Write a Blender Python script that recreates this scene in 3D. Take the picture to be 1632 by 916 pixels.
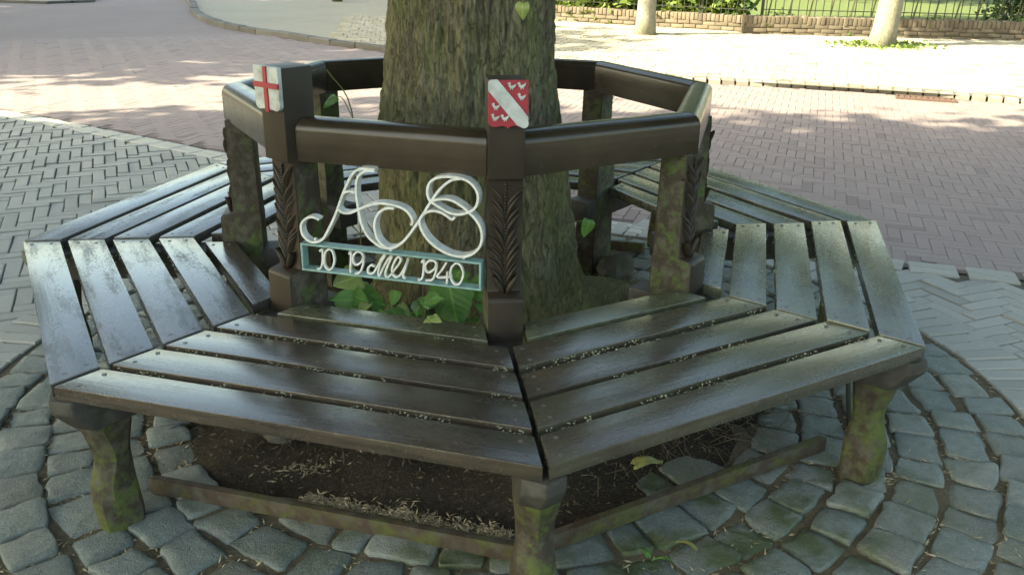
import bpy, bmesh, math, random
import numpy as np
from math import radians as rad, sin, cos, pi, tan, atan2, hypot
from mathutils import Vector, Matrix, noise

for o in list(bpy.data.objects): bpy.data.objects.remove(o)
sc = bpy.context.scene
col = sc.collection

# ------------------------------------------------------------------ camera
cam = bpy.data.cameras.new('camera'); cam.lens = 30.988; cam.sensor_width = 36; cam.clip_start = .05; cam.clip_end = 600
camo = bpy.data.objects.new('camera', cam); col.objects.link(camo)
camo.location = (-0.2657, -2.8484, 1.3382)
camo.rotation_euler = (rad(68.348), rad(-0.988), rad(-7.498))
sc.camera = camo

# ------------------------------------------------------------------ sky and sun
SUN_ELEV, SUN_AZ = 38.0, 187.0          # azimuth of the sun, degrees from +X
w = bpy.data.worlds.new('World'); sc.world = w; w.use_nodes = True
wn = w.node_tree; bg = wn.nodes['Background']
sky = wn.nodes.new('ShaderNodeTexSky'); sky.sky_type = 'NISHITA'; sky.sun_disc = False
sky.sun_elevation = rad(SUN_ELEV); sky.sun_rotation = rad(90 - SUN_AZ)
sky.air_density = 1.0; sky.dust_density = 3.0; sky.ozone_density = 0.7
wn.links.new(sky.outputs[0], bg.inputs[0]); bg.inputs[1].default_value = 0.15
sd = bpy.data.lights.new('sun', 'SUN'); sd.energy = 4.2; sd.angle = rad(0.53); sd.color = (1, .93, .82)
so = bpy.data.objects.new('sun', sd); col.objects.link(so)
sdir = Vector((cos(rad(SUN_AZ))*cos(rad(SUN_ELEV)), sin(rad(SUN_AZ))*cos(rad(SUN_ELEV)), sin(rad(SUN_ELEV))))
so.rotation_euler = sdir.to_track_quat('Z', 'Y').to_euler(); so.location = sdir*40
sc.view_settings.view_transform = 'Standard'; sc.view_settings.look = 'None'
sc.view_settings.gamma = 1; sc.view_settings.exposure = 2.25; sc.view_settings.use_curve_mapping = False
sc.view_settings.use_white_balance = True; sc.view_settings.white_balance_temperature = 7700; sc.view_settings.white_balance_tint = -4

# ------------------------------------------------------------------ helpers
R = random.Random(7)
def link(o, parent=None):
    col.objects.link(o)
    if parent is not None: o.parent = parent
    return o
def mesh(name, v, f, mats, smooth=False, mi=None):
    m = bpy.data.meshes.new(name); m.from_pydata([tuple(p) for p in v], [], f)
    if not isinstance(mats, (list, tuple)): mats = [mats]
    for a in mats: m.materials.append(a)
    if smooth: m.polygons.foreach_set('use_smooth', [True]*len(m.polygons))
    if mi is not None: m.polygons.foreach_set('material_index', mi)
    m.update(); return m
def obj(name, me, parent=None, loc=(0,0,0), rz=0, rot=None, color=None):
    o = bpy.data.objects.new(name, me); o.location = loc
    o.rotation_euler = rot if rot is not None else (0,0,rz)
    if color: o.color = color
    return link(o, parent)
def empty(name, loc=(0,0,0), rz=0, parent=None):
    o = bpy.data.objects.new(name, None); o.location = loc; o.rotation_euler = (0,0,rz); o.empty_display_size = .2
    return link(o, parent)
def tag(o, label=None, cat=None, group=None, kind=None):
    if label: o['label'] = label
    if cat: o['category'] = cat
    if group: o['group'] = group
    if kind: o['kind'] = kind
    return o
def fastmesh(name, V, n, mats, smooth=False, mi=None):
    """V: (faces, n, 3) array of separate n-gons"""
    k = len(V); m = bpy.data.meshes.new(name)
    m.vertices.add(k*n); m.vertices.foreach_set('co', np.asarray(V, np.float32).ravel())
    m.loops.add(k*n); m.loops.foreach_set('vertex_index', np.arange(k*n, dtype=np.int32))
    m.polygons.add(k); m.polygons.foreach_set('loop_start', np.arange(0, k*n, n, dtype=np.int32))
    if not isinstance(mats, (list, tuple)): mats = [mats]
    for a in mats: m.materials.append(a)
    if mi is not None: m.polygons.foreach_set('material_index', np.asarray(mi, np.int32))
    m.polygons.foreach_set('use_smooth', np.zeros(k, dtype=bool))
    m.update(calc_edges=True); m.validate(); return m
class MB:
    def __init__(s): s.v=[]; s.f=[]
    def add(s, v, f):
        b=len(s.v); s.v += [tuple(p) for p in v]; s.f += [tuple(i+b for i in q) for q in f]
    def box(s, x0,x1,y0,y1,z0,z1):
        s.add([(x0,y0,z0),(x1,y0,z0),(x1,y1,z0),(x0,y1,z0),(x0,y0,z1),(x1,y0,z1),(x1,y1,z1),(x0,y1,z1)],
              [(0,3,2,1),(4,5,6,7),(0,1,5,4),(1,2,6,5),(2,3,7,6),(3,0,4,7)])
    def loft(s, rings, caps=True):
        n=len(rings[0]); v=[p for r in rings for p in r]; f=[]
        for i in range(len(rings)-1):
            for j in range(n):
                a=i*n+j; b=i*n+(j+1)%n; f.append((a,b,b+n,a+n))
        if caps: f.append(tuple(range(n-1,-1,-1))); f.append(tuple(range((len(rings)-1)*n, len(rings)*n)))
        s.add(v,f)
    def tube(s, pts, rads, n=8):
        rings=[]; pts=[Vector(p) for p in pts]; up=Vector((.31,.87,.4)).normalized()
        for i,p in enumerate(pts):
            d=(pts[min(i+1,len(pts)-1)]-pts[max(i-1,0)]).normalized()
            a=d.cross(up).normalized(); b=d.cross(a)
            r=rads[i] if isinstance(rads,(list,tuple)) else rads
            rings.append([p+(a*cos(2*pi*k/n)+b*sin(2*pi*k/n))*r for k in range(n)])
        s.loft(rings)
    def mesh(s, name, mat, smooth=False): return mesh(name, s.v, s.f, mat, smooth)
def beveled(name, me, w, seg=2):
    bm=bmesh.new(); bm.from_mesh(me); bmesh.ops.recalc_face_normals(bm, faces=bm.faces)
    bmesh.ops.bevel(bm, geom=[e for e in bm.edges if e.calc_face_angle(0)>.35], offset=w, segments=seg, affect='EDGES', profile=.6)
    bm.to_mesh(me); bm.free()
    me.polygons.foreach_set('use_smooth', [True]*len(me.polygons))
    try: me.set_sharp_from_angle(angle=rad(42))
    except Exception: pass
    return me
def crom(pts, per=5, closed=False):
    P=[Vector(p) for p in pts]; out=[]
    for i in range(len(P)-1):
        p0=P[i-1] if i>0 else (P[-2] if closed else P[0]*2-P[1]); p1=P[i]; p2=P[i+1]
        p3=P[i+2] if i+2<len(P) else (P[1] if closed else P[-1]*2-P[-2])
        for k in range(per):
            t=k/per
            out.append(.5*((2*p1)+(p2-p0)*t+(2*p0-5*p1+4*p2-p3)*t*t+(3*p1-p0-3*p2+p3)*t**3))
    out.append(P[-1]); return out

# ------------------------------------------------------------------ materials
class M:
    def __init__(s, name, rough=.7, spec=.5):
        s.m=bpy.data.materials.new(name); s.m.use_nodes=True; s.t=s.m.node_tree
        s.b=s.t.nodes['Principled BSDF']; s.b.inputs['Roughness'].default_value=rough
        s.b.inputs['Specular IOR Level'].default_value=spec
        tc=s.t.nodes.new('ShaderNodeTexCoord'); s.obj=tc.outputs['Object']
        g=s.t.nodes.new('ShaderNodeNewGeometry'); s.pos=g.outputs['Position']; s.nor=g.outputs['Normal']
        oi=s.t.nodes.new('ShaderNodeObjectInfo'); s.rnd=oi.outputs['Random']; s.ocol=oi.outputs['Color']; s.island=g.outputs['Random Per Island']
    def L(s,a,b): s.t.links.new(a,b)
    def val(s,inp,v):
        if isinstance(v,(int,float)): inp.default_value=v
        elif isinstance(v,tuple): inp.default_value=(v+(1,))[:4] if inp.type=='RGBA' else v[:3]
        else: s.L(v,inp)
    def map(s, vec, scale=(1,1,1), off=None, rot=(0,0,0)):
        n=s.t.nodes.new('ShaderNodeMapping'); s.L(vec,n.inputs[0]); n.inputs['Scale'].default_value=scale; n.inputs['Rotation'].default_value=rot
        if off is not None: s.val(n.inputs['Location'],off)
        return n.outputs[0]
    def noise(s, vec, scale=5, detail=4, rough=.55, dist=0):
        n=s.t.nodes.new('ShaderNodeTexNoise'); s.L(vec,n.inputs['Vector']); n.inputs['Scale'].default_value=scale
        n.inputs['Detail'].default_value=detail; n.inputs['Roughness'].default_value=rough; n.inputs['Distortion'].default_value=dist
        return n.outputs['Fac']
    def voro(s, vec, scale=5, feature='F1'):
        n=s.t.nodes.new('ShaderNodeTexVoronoi'); n.feature=feature; s.L(vec,n.inputs['Vector']); n.inputs['Scale'].default_value=scale
        return n.outputs[0]
    def ramp(s, fac, stops):
        n=s.t.nodes.new('ShaderNodeValToRGB'); s.L(fac,n.inputs[0]); e=n.color_ramp.elements
        while len(e)<len(stops): e.new(.5)
        for k,(p,c) in zip(e,stops): k.position=p; k.color=(c,c,c,1) if isinstance(c,(int,float)) else (c+(1,))[:4]
        return n.outputs[0]
    def mix(s, fac, a, b, mode='MIX'):
        n=s.t.nodes.new('ShaderNodeMix'); n.data_type='RGBA'; n.blend_type=mode
        s.val(n.inputs[0],fac); s.val(n.inputs[6],a); s.val(n.inputs[7],b); return n.outputs[2]
    def math(s, op, a, b=0.0, clamp=False):
        n=s.t.nodes.new('ShaderNodeMath'); n.operation=op; n.use_clamp=clamp; s.val(n.inputs[0],a); s.val(n.inputs[1],b); return n.outputs[0]
    def math_vec(s, v, f):
        n=s.t.nodes.new('ShaderNodeVectorMath'); n.operation='ADD'; s.L(v,n.inputs[0]); k=s.math('MULTIPLY',s.math('SUBTRACT',f,.5),.10); s.L(s.comb(k,k,s.math('MULTIPLY',k,3.0)),n.inputs[1]); return n.outputs[0]
    def sep(s, vec):
        n=s.t.nodes.new('ShaderNodeSeparateXYZ'); s.L(vec,n.inputs[0]); return n.outputs
    def comb(s, x=0.0,y=0.0,z=0.0):
        n=s.t.nodes.new('ShaderNodeCombineXYZ'); s.val(n.inputs[0],x); s.val(n.inputs[1],y); s.val(n.inputs[2],z); return n.outputs[0]
    def seed(s, k=40.0):
        r=s.math('MULTIPLY',s.rnd,k); return s.comb(r,s.math('MULTIPLY',r,1.7),s.math('MULTIPLY',r,.6))
    def bump(s, h, strength=.3, dist=.01, prev=None):
        n=s.t.nodes.new('ShaderNodeBump'); s.L(h,n.inputs['Height']); n.inputs['Strength'].default_value=strength; n.inputs['Distance'].default_value=dist
        if prev is not None: s.L(prev,n.inputs['Normal'])
        return n.outputs[0]
    def out(s, color=None, rough=None, normal=None):
        if color is not None: s.val(s.b.inputs['Base Color'],color)
        if rough is not None: s.val(s.b.inputs['Roughness'],rough)
        if normal is not None: s.L(normal,s.b.inputs['Normal'])
        return s.m

def m_slat():
    s=M('brown_painted_slat',.3,.6)
    v=s.map(s.obj,(1,1,1),s.seed())
    grain=s.noise(s.map(v,(3,70,30)),1.0,5,.6)
    big=s.noise(v,5,4,.6); mid=s.noise(s.map(v,(34,70,40)),1.0,6,.7,.6)
    base=s.mix(s.ramp(big,[(.3,0),(.7,1)]),(.031,.022,.014),(.066,.048,.032))
    gr2=s.noise(s.map(v,(5,150,60)),1.0,6,.7)
    base=s.mix(s.math('MULTIPLY',s.ramp(gr2,[(.42,1),(.58,0)]),.55),base,(.010,.007,.005))
    base=s.mix(s.math('MULTIPLY',s.ramp(s.noise(s.map(v,(40,130,60)),1.0,5,.75),[(.56,0),(.70,1)]),.5),base,(.13,.115,.095))
    base=s.mix(s.math('MULTIPLY',s.ramp(s.noise(v,22,5,.6),[(.3,.4),(.6,1)]),s.sep(s.ocol)[2]),base,(.135,.135,.140))  # pale sky sheen painted into the colour, amount in object colour blue
    oc=s.sep(s.ocol)
    # grime: dry dull patches; film: algae plus painted green reflection; amounts in object colour
    spk=s.noise(s.map(v,(60,190,60)),1.0,5,.75,.2); edge=s.math('MULTIPLY',s.math('SUBTRACT',s.noise(s.map(v,(4,22,4)),1.0,3,.5),.5),1.1)
    g=s.ramp(s.math('ADD',spk,s.math('ADD',edge,s.math('MULTIPLY',s.math('SUBTRACT',big,.5),.5))),[(.47,0),(.74,.85)])
    g=s.math('MULTIPLY',g,oc[0])
    col_=s.mix(g,base,(.026,.026,.021))
    film=s.math('MULTIPLY',s.ramp(s.noise(v,9,5,.6),[(.36,.25),(.64,1)]),oc[1])
    col_=s.mix(film,col_,(.115,.140,.080))
    fine=s.noise(v,160,2,.6)
    ro=s.math('ADD',s.math('MULTIPLY',mid,.22),s.math('MULTIPLY',fine,.10))
    ro=s.math('ADD',ro,s.math('MULTIPLY',g,.45)); ro=s.math('ADD',ro,s.math('MULTIPLY',film,.15)); ro=s.math('ADD',ro,.05,True)
    b=s.bump(grain,.16,.003); b=s.bump(gr2,.22,.002,b); b=s.bump(fine,.10,.0012,b); b=s.bump(mid,.04,.003,b)
    s.val(s.b.inputs['Coat Weight'],s.math('MULTIPLY',s.math('SUBTRACT',1.0,g,True),.45)); s.b.inputs['Coat Roughness'].default_value=.21; s.L(b,s.b.inputs['Coat Normal'])
    return s.out(col_,ro,b)
def m_post():
    s=M('brown_painted_post',.5,.3); v=s.map(s.obj,(1,1,1),s.seed())
    grain=s.noise(s.map(v,(60,60,3)),1,5,.6); big=s.noise(v,7,4,.6)
    c=s.mix(s.ramp(big,[(.3,0),(.7,1)]),(.017,.013,.009),(.034,.025,.016))
    w_=s.ramp(s.noise(v,45,4,.7),[(.62,0),(.70,1)])
    c=s.mix(s.math('MULTIPLY',w_,.25),c,(.07,.065,.05))
    ro=s.math('ADD',s.math('MULTIPLY',big,.25),.36)
    return s.out(c,ro,s.bump(grain,.2,.003))
def m_rail():
    s=M('brown_painted_rail',.3,.4); v=s.map(s.obj,(1,1,1),s.seed())
    grain=s.noise(s.map(v,(3,60,60)),1,5,.6); big=s.noise(v,6,4,.6)
    c=s.mix(s.ramp(big,[(.3,0),(.7,1)]),(.020,.016,.010),(.040,.030,.019))
    sp=s.ramp(s.noise(v,90,3,.7),[(.66,0),(.74,1)])
    c=s.mix(s.math('MULTIPLY',sp,.35),c,(.12,.11,.09))
    c=s.mix(s.math('MULTIPLY',s.ramp(grain,[(.40,1),(.52,0)]),.15),c,(.008,.006,.004))
    ro=s.math('ADD',s.math('MULTIPLY',s.noise(v,30,4,.6),.22),.12)
    return s.out(c,ro,s.bump(grain,.12,.003))
def m_moss(name, full=.55, bright=1.0, zfade=None, hue=1.0, wd=((.022,.017,.011),(.050,.038,.024))):
    s=M(name,.75,.35); v=s.map(s.obj,(1,1,1),s.seed())
    n1=s.noise(v,11,5,.65,.5); n2=s.noise(v,60,4,.6); n3=s.noise(s.map(v,(50,50,3)),1,4,.6)
    wood=s.mix(n3,wd[0],wd[1])
    moss=s.mix(n2,(.060*bright*hue,.068*bright,.010),(.160*bright*hue,.165*bright,.028))
    a=s.math('ADD',s.math('MULTIPLY',n1,.7),s.math('MULTIPLY',n2,.3))
    wood=s.mix(s.ramp(s.noise(v,25,4,.6),[(.45,0),(.65,1)]),wood,(.075,.068,.050))
    if zfade is not None: a=s.math('ADD',n1,s.math('MULTIPLY',s.math('SUBTRACT',zfade[0],s.sep(s.obj)[2]),zfade[1]))
    k=s.ramp(a,[(full,0),(full+.11,1)])
    return s.out(s.mix(k,wood,moss),None,s.bump(s.math('ADD',n2,n1),.4,.006))
def m_plain(name, c, rough=.5, dirt=None, amt=.3, sc_=30, spec=.5):
    s=M(name,rough,spec); v=s.map(s.obj,(1,1,1),s.seed())
    n=s.noise(v,sc_,5,.65); c2=dirt or tuple(x*.6 for x in c)
    k=s.math('MULTIPLY',s.ramp(n,[(.42,0),(.68,1)]),amt)
    return s.out(s.mix(k,c,c2),None,s.bump(n,.12,.002))
def m_brick(name, c1, c2, c3, bumpy=.35, island=False, rough=.8):
    s=M(name,rough,.35); r=s.island if island else s.rnd
    v=s.map(s.pos,(1,1,1))
    n=s.noise(v,55,5,.65); nb=s.noise(v,1.1,3,.55); fine=s.noise(v,230,2,.6)
    c=s.ramp(r,[(0,c1),(.45,c2),(.85,c3),(.93,tuple(x*.95 for x in c1)),(1,tuple(x*.70 for x in c1))])
    c=s.mix(s.math('MULTIPLY',s.ramp(n,[(.35,0),(.7,1)]),.35),c,tuple(x*.62 for x in c2))
    c=s.mix(s.math('MULTIPLY',s.ramp(nb,[(.4,0),(.65,1)]),.30),c,tuple(x*.78 for x in c2))
    c=s.mix(s.math('MULTIPLY',fine,.25),c,tuple(min(1,x*1.35) for x in c3))
    return s.out(c,None,s.bump(n,bumpy,.006))
def m_cobble():
    s=M('grey_green_sett',.6,.45); v=s.map(s.pos,(1,1,1))
    n=s.noise(v,30,6,.72); fine=s.noise(v,240,3,.65); nb=s.noise(v,7,4,.6)
    c=s.ramp(s.rnd,[(0,(.112,.138,.130)),(.3,(.165,.194,.180)),(.55,(.145,.150,.132)),(.8,(.138,.172,.162)),(1,(.210,.226,.202))])
    c=s.mix(s.math('MULTIPLY',s.ramp(n,[(.4,0),(.7,1)]),.45),c,(.075,.085,.080))
    c=s.mix(s.math('MULTIPLY',s.ramp(fine,[(.50,0),(.62,1)]),.5),c,(.30,.31,.275))
    mo=s.math('MULTIPLY',s.ramp(nb,[(.44,0),(.60,1)]),s.sep(s.ocol)[0])
    c=s.mix(mo,c,(.062,.080,.030))
    b=s.bump(n,.7,.012); b=s.bump(fine,.4,.003,b)
    return s.out(c,s.math('ADD',s.math('MULTIPLY',n,.3),.42),b)
def m_soil(name,a,b_,c_):
    s=M(name,.95,.2); v=s.map(s.pos,(1,1,1))
    n=s.noise(v,38,7,.75); n2=s.noise(v,140,4,.7); nb=s.noise(v,5,4,.6)
    c=s.mix(s.ramp(n,[(.3,0),(.7,1)]),a,b_); c=s.mix(s.ramp(n2,[(.58,0),(.68,1)]),c,c_)
    c=s.mix(s.math('MULTIPLY',nb,.4),c,a)
    b=s.bump(n,.9,.02); return s.out(c,None,s.bump(n2,.6,.006,b))
def m_bark(name, a, b_, moss, amt):
    s=M(name,.9,.2); v=s.map(s.obj,(1,1,1))
    fis=s.math('ADD',s.math('MULTIPLY',s.noise(s.map(v,(34,34,7)),1,7,.72,.8),.5),s.math('MULTIPLY',s.noise(s.map(v,(95,95,26)),1,6,.7,.5),.5)); big=s.noise(s.map(v,(6,6,2.2)),1,5,.6,.4); fine=s.noise(s.map(v,(150,150,60)),1,3,.65)
    cr=s.math('MULTIPLY',s.voro(s.map(s.math_vec(v,fis),(36,36,10)),1,'DISTANCE_TO_EDGE'),3.0,True)
    c=s.mix(s.ramp(fis,[(.36,0),(.60,1)]),a,b_); c=s.mix(s.math('MULTIPLY',s.ramp(cr,[(.02,1),(.25,0)]),.45),c,tuple(x*.35 for x in a))
    c=s.mix(s.math('MULTIPLY',fine,.35),c,tuple(x*.5 for x in a))
    k=s.math('MULTIPLY',s.ramp(big,[(.42,0),(.66,1)]),amt); c=s.mix(k,c,moss)
    b=s.bump(fis,1.0,.022); b=s.bump(s.ramp(cr,[(0,0),(.3,1)]),.5,.007,b); return s.out(c,None,s.bump(fine,.5,.004,b))
def m_leaf(name, a, b_, trans=.35, rough=.5):
    m=bpy.data.materials.new(name); m.use_nodes=True; t=m.node_tree; t.nodes.remove(t.nodes['Principled BSDF'])
    g=t.nodes.new('ShaderNodeNewGeometry'); r=t.nodes.new('ShaderNodeValToRGB'); t.links.new(g.outputs['Random Per Island'],r.inputs[0])
    r.color_ramp.elements[0].color=a+(1,); r.color_ramp.elements[1].color=b_+(1,)
    p=t.nodes.new('ShaderNodeBsdfPrincipled'); p.inputs['Roughness'].default_value=rough; p.inputs['Specular IOR Level'].default_value=.4
    tl=t.nodes.new('ShaderNodeBsdfTranslucent'); mx=t.nodes.new('ShaderNodeMixShader'); mx.inputs[0].default_value=trans
    t.links.new(r.outputs[0],p.inputs['Base Color'])
    h=t.nodes.new('ShaderNodeMix'); h.data_type='RGBA'; h.blend_type='MULTIPLY'; h.inputs[0].default_value=1; h.inputs[7].default_value=(1.5,1.45,.5,1)
    t.links.new(r.outputs[0],h.inputs[6]); t.links.new(h.outputs[2],tl.inputs[0])
    t.links.new(p.outputs[0],mx.inputs[1]); t.links.new(tl.outputs[0],mx.inputs[2]); t.links.new(mx.outputs[0],t.nodes['Material Output'].inputs[0])
    return m
def m_bigleaf(name, a, b_):
    s=M(name,.45,.45); o=s.sep(s.obj)
    ax=s.math('ABSOLUTE',o[0]); vein=s.math('ADD',s.math('MULTIPLY',o[1],1.0),s.math('MULTIPLY',ax,-.8))
    wv=s.math('SINE',s.math('MULTIPLY',vein,42.0)); n=s.noise(s.obj,5,4,.6)
    c=s.mix(n,a,b_); c=s.mix(s.ramp(ax,[(.0,.6),(.03,0)]),c,tuple(min(1,x*2) for x in b_))
    m=s.out(c,None,s.bump(wv,.12,.03)); s.b.inputs['Transmission Weight'].default_value=0
    t=s.t; tl=t.nodes.new('ShaderNodeBsdfTranslucent'); mx=t.nodes.new('ShaderNodeMixShader'); mx.inputs[0].default_value=.3
    s.L(c,tl.inputs[0]); s.L(s.b.outputs[0],mx.inputs[1]); s.L(tl.outputs[0],mx.inputs[2]); s.L(mx.outputs[0],t.nodes['Material Output'].inputs[0])
    return m
def m_sheetbrick(name, c1, c2, mortar, bw, bh, rz, bumpd=.004):
    s=M(name,.85,.3); v=s.map(s.pos,(1,1,1),None,(0,0,rz))
    n=s.t.nodes.new('ShaderNodeTexBrick'); s.L(v,n.inputs['Vector']); n.inputs['Scale'].default_value=1
    n.inputs['Color1'].default_value=c1+(1,); n.inputs['Color2'].default_value=c2+(1,); n.inputs['Mortar'].default_value=mortar+(1,)
    n.inputs['Brick Width'].default_value=bw; n.inputs['Row Height'].default_value=bh; n.inputs['Mortar Size'].default_value=.004; n.inputs['Bias'].default_value=-.1
    nz=s.noise(s.pos,.8,4,.6); nf=s.noise(s.pos,30,4,.6)
    c=s.mix(s.math('MULTIPLY',s.ramp(nz,[(.4,0),(.65,1)]),.3),n.outputs[0],tuple(x*.7 for x in c1))
    c=s.mix(s.math('MULTIPLY',nf,.3),c,tuple(x*.6 for x in c2))
    return s.out(c,None,s.bump(n.outputs['Fac'],.4,-bumpd))

SLAT=m_slat(); POST=m_post(); RAIL=m_rail()
MPOST=m_moss('mossy_post_wood',.495,.72,None,.68); MLEG=m_moss('mossy_leg_wood',.46,.68,None,.86); MBOARD=m_moss('mossy_base_board',.49,.6,None,1.0,((.030,.020,.013),(.070,.047,.030)))
BEARER=m_plain('weathered_bearer',(.030,.027,.022),.65,(.10,.10,.08),.5,22)
WHITE=m_plain('white_metal_paint',(.60,.61,.58),.38,(.26,.26,.22),.45,55)
SHWHITE=m_plain('shield_white_paint',(.46,.48,.465),.5,(.14,.15,.13),.45,28)
TEAL=m_plain('pale_teal_paint',(.20,.33,.31),.5,(.07,.10,.08),.5,45)
RED=m_plain('red_paint',(.30,.018,.032),.45,(.14,.02,.03),.5,30); DULLRED=m_plain('faded_red_paint',(.33,.045,.055),.55,(.16,.05,.04),.5,35)
STEEL=m_plain('screw_steel',(.11,.10,.09),.4,(.04,.03,.025),.6,200)
LICHEN=m_plain('grey_lichen',(.30,.31,.22),.95,(.14,.16,.08),.6,120)
COB=m_cobble()
GBR=m_brick('grey_paving_brick',(.265,.270,.250),(.300,.303,.282),(.330,.330,.305))
GBRJ=m_brick('grey_paving_brick_mass',(.265,.270,.250),(.300,.303,.282),(.330,.330,.305),island=True)
RBR=m_brick('red_paving_brick',(.238,.190,.183),(.252,.203,.195),(.268,.218,.209),.25)
RBRJ=m_brick('red_paving_brick_mass',(.238,.190,.183),(.252,.203,.195),(.268,.218,.209),.25,island=True)
YBRJ=m_brick('pale_paving_brick_mass',(.30,.27,.21),(.36,.33,.26),(.42,.385,.31),.4,island=True)
KERB=m_brick('kerb_stone',(.22,.195,.165),(.27,.24,.20),(.32,.29,.25)); KERBD=m_brick('dark_kerb_stone',(.09,.085,.075),(.12,.112,.10),(.15,.14,.125))
BAND=m_brick('pale_band_brick',(.36,.36,.33),(.39,.39,.355),(.42,.415,.38))
WALLB=m_brick('garden_wall_brick',(.120,.092,.066),(.165,.130,.095),(.22,.18,.13),.7)
MORTAR=m_soil('lime_mortar',(.10,.085,.06),(.15,.13,.095),(.2,.18,.13))
JOINT=m_soil('joint_sand',(.115,.108,.085),(.17,.16,.125),(.22,.20,.16)); RJOINT=m_soil('road_joint_sand',(.165,.132,.125),(.215,.175,.165),(.25,.21,.20))
YJOINT=m_soil('pale_joint_sand',(.15,.13,.09),(.21,.185,.135),(.27,.24,.18)); SETJ=m_soil('sett_joint_earth',(.11,.092,.060),(.20,.168,.11),(.34,.285,.195))
SOIL=m_soil('dark_mulch_soil',(.026,.020,.013),(.070,.055,.036),(.16,.13,.085))
EARTH=m_soil('earth',(.06,.06,.03),(.09,.09,.05),(.12,.11,.07))
ROADM=m_sheetbrick('red_road_brick',(.245,.195,.188),(.262,.212,.203),(.18,.145,.138),.21,.07,rad(20))
FARPAVE=m_sheetbrick('grey_far_paving',(.34,.305,.24),(.38,.345,.275),(.22,.20,.15),.21,.07,rad(-30)); PALEPAVE=m_sheetbrick('pale_far_paving',(.42,.38,.30),(.46,.42,.33),(.27,.24,.19),.21,.07,rad(-26))
BARK=m_bark('lime_bark',(.066,.058,.036),(.250,.225,.150),(.150,.165,.062),.75)
PALEBARK=m_bark('pale_smooth_bark',(.30,.27,.21),(.42,.39,.31),(.25,.25,.14),.5)
LEAFC=m_leaf('lime_leaf',(.035,.065,.014),(.075,.120,.026)); IVY=m_leaf('ivy_leaf',(.05,.10,.02),(.20,.26,.06),.3); DARKIVY=m_leaf('dark_shrub_leaf',(.025,.055,.02),(.06,.11,.03),.25)
BIGL=m_bigleaf('sprout_leaf',(.070,.165,.028),(.130,.260,.055)); PALEL=m_bigleaf('pale_sprout_leaf',(.20,.26,.07),(.28,.34,.12))
STEM=m_plain('green_stem',(.12,.13,.04),.6); STRAW=m_leaf('dry_straw',(.20,.16,.09),(.48,.41,.28),.1,.8); LITTER=m_leaf('brown_leaf_litter',(.030,.022,.013),(.15,.12,.075),.1,.8); SEED=m_leaf('pale_seed_husk',(.14,.11,.065),(.42,.35,.23),.15,.8)
YLEAF=m_bigleaf('yellow_fallen_leaf',(.22,.21,.06),(.30,.28,.09)); IRON=m_plain('dark_green_iron',(.03,.035,.022),.6); GRATE=m_plain('rusty_iron',(.12,.07,.05),.7)
def m_grass():
    s=M('lawn_grass',.9,.2); n=s.noise(s.pos,3,5,.6); f=s.noise(s.pos,60,4,.7)
    c=s.mix(n,(.10,.135,.045),(.16,.185,.075)); c=s.mix(s.math('MULTIPLY',f,.5),c,(.07,.10,.03))
    return s.out(c,None,s.bump(f,.6,.03))
LAWN=m_grass()
STONE=m_plain('rough_fieldstone',(.075,.073,.055),.85,(.035,.04,.02),.7,14)

# ------------------------------------------------------------------ setting: sheets
def sheet(name, poly, z, mat, kind='structure'):
    return tag(obj(name, mesh(name,[(x,y,z) for x,y in poly],[tuple(range(len(poly)))],mat)), kind=kind)
sheet('ground',[(-250,-250),(250,-250),(250,250),(-250,250)],-.06,EARTH)
EDGE=[(-9,8.6),(-6.4,6.8),(-2.93,4.34),(-1.31,2.99),(.6,1.55),(1.98,.59),(2.42,.39),(4,-.35),(9,-3.0)]     # border between island and road
KERBL=[(-6.2,26),(-4.9,19),(-4.21,16.41),(-3.6,13.8),(-2.88,11.79),(-1.96,10.43),(-1.1,9.28),(-.44,8.6),(.6,7.55),(1.6,6.68),(2.69,5.99),(4.2,5.42),(5.49,4.62),(7.4,3.5),(12,.8)]
KL=[tuple(p) for p in crom([(x,y,0) for x,y in KERBL],6)]
road=sheet('road',[(-30,26)]+[(-6.2,26)]+[(x,y) for x,y,_ in KL[1:]]+[(30,-6),(30,-30),(12,-30),(9,-3)]+EDGE[::-1][1:]+[(-30,18)],-.018,ROADM)
island=sheet('pavement',EDGE+[(12,-30),(-30,-30),(-30,18)],-.010,JOINT)
far=sheet('far_pavement',[(x,y) for x,y,_ in KL]+[(30,-6),(30,40),(-6.2,40)],.034,FARPAVE)
def side(p,poly):
    ins=False; x,y=p
    for i in range(len(poly)):
        x1,y1=poly[i]; x2,y2=poly[i-1]
        if (y1>y)!=(y2>y) and x<(x2-x1)*(y-y1)/(y2-y1)+x1: ins=not ins
    return ins
ISL=EDGE+[(12,-30),(-30,-30),(-30,18)]
ROADP=[(-30,26),(-6.2,26)]+[(x,y) for x,y,_ in KL[1:]]+[(30,-6),(30,-30),(12,-30),(9,-3)]+EDGE[::-1][1:]+[(-30,18)]
FARP=[(x,y) for x,y,_ in KL]+[(30,-6),(30,40),(-6.2,40)]

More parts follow.
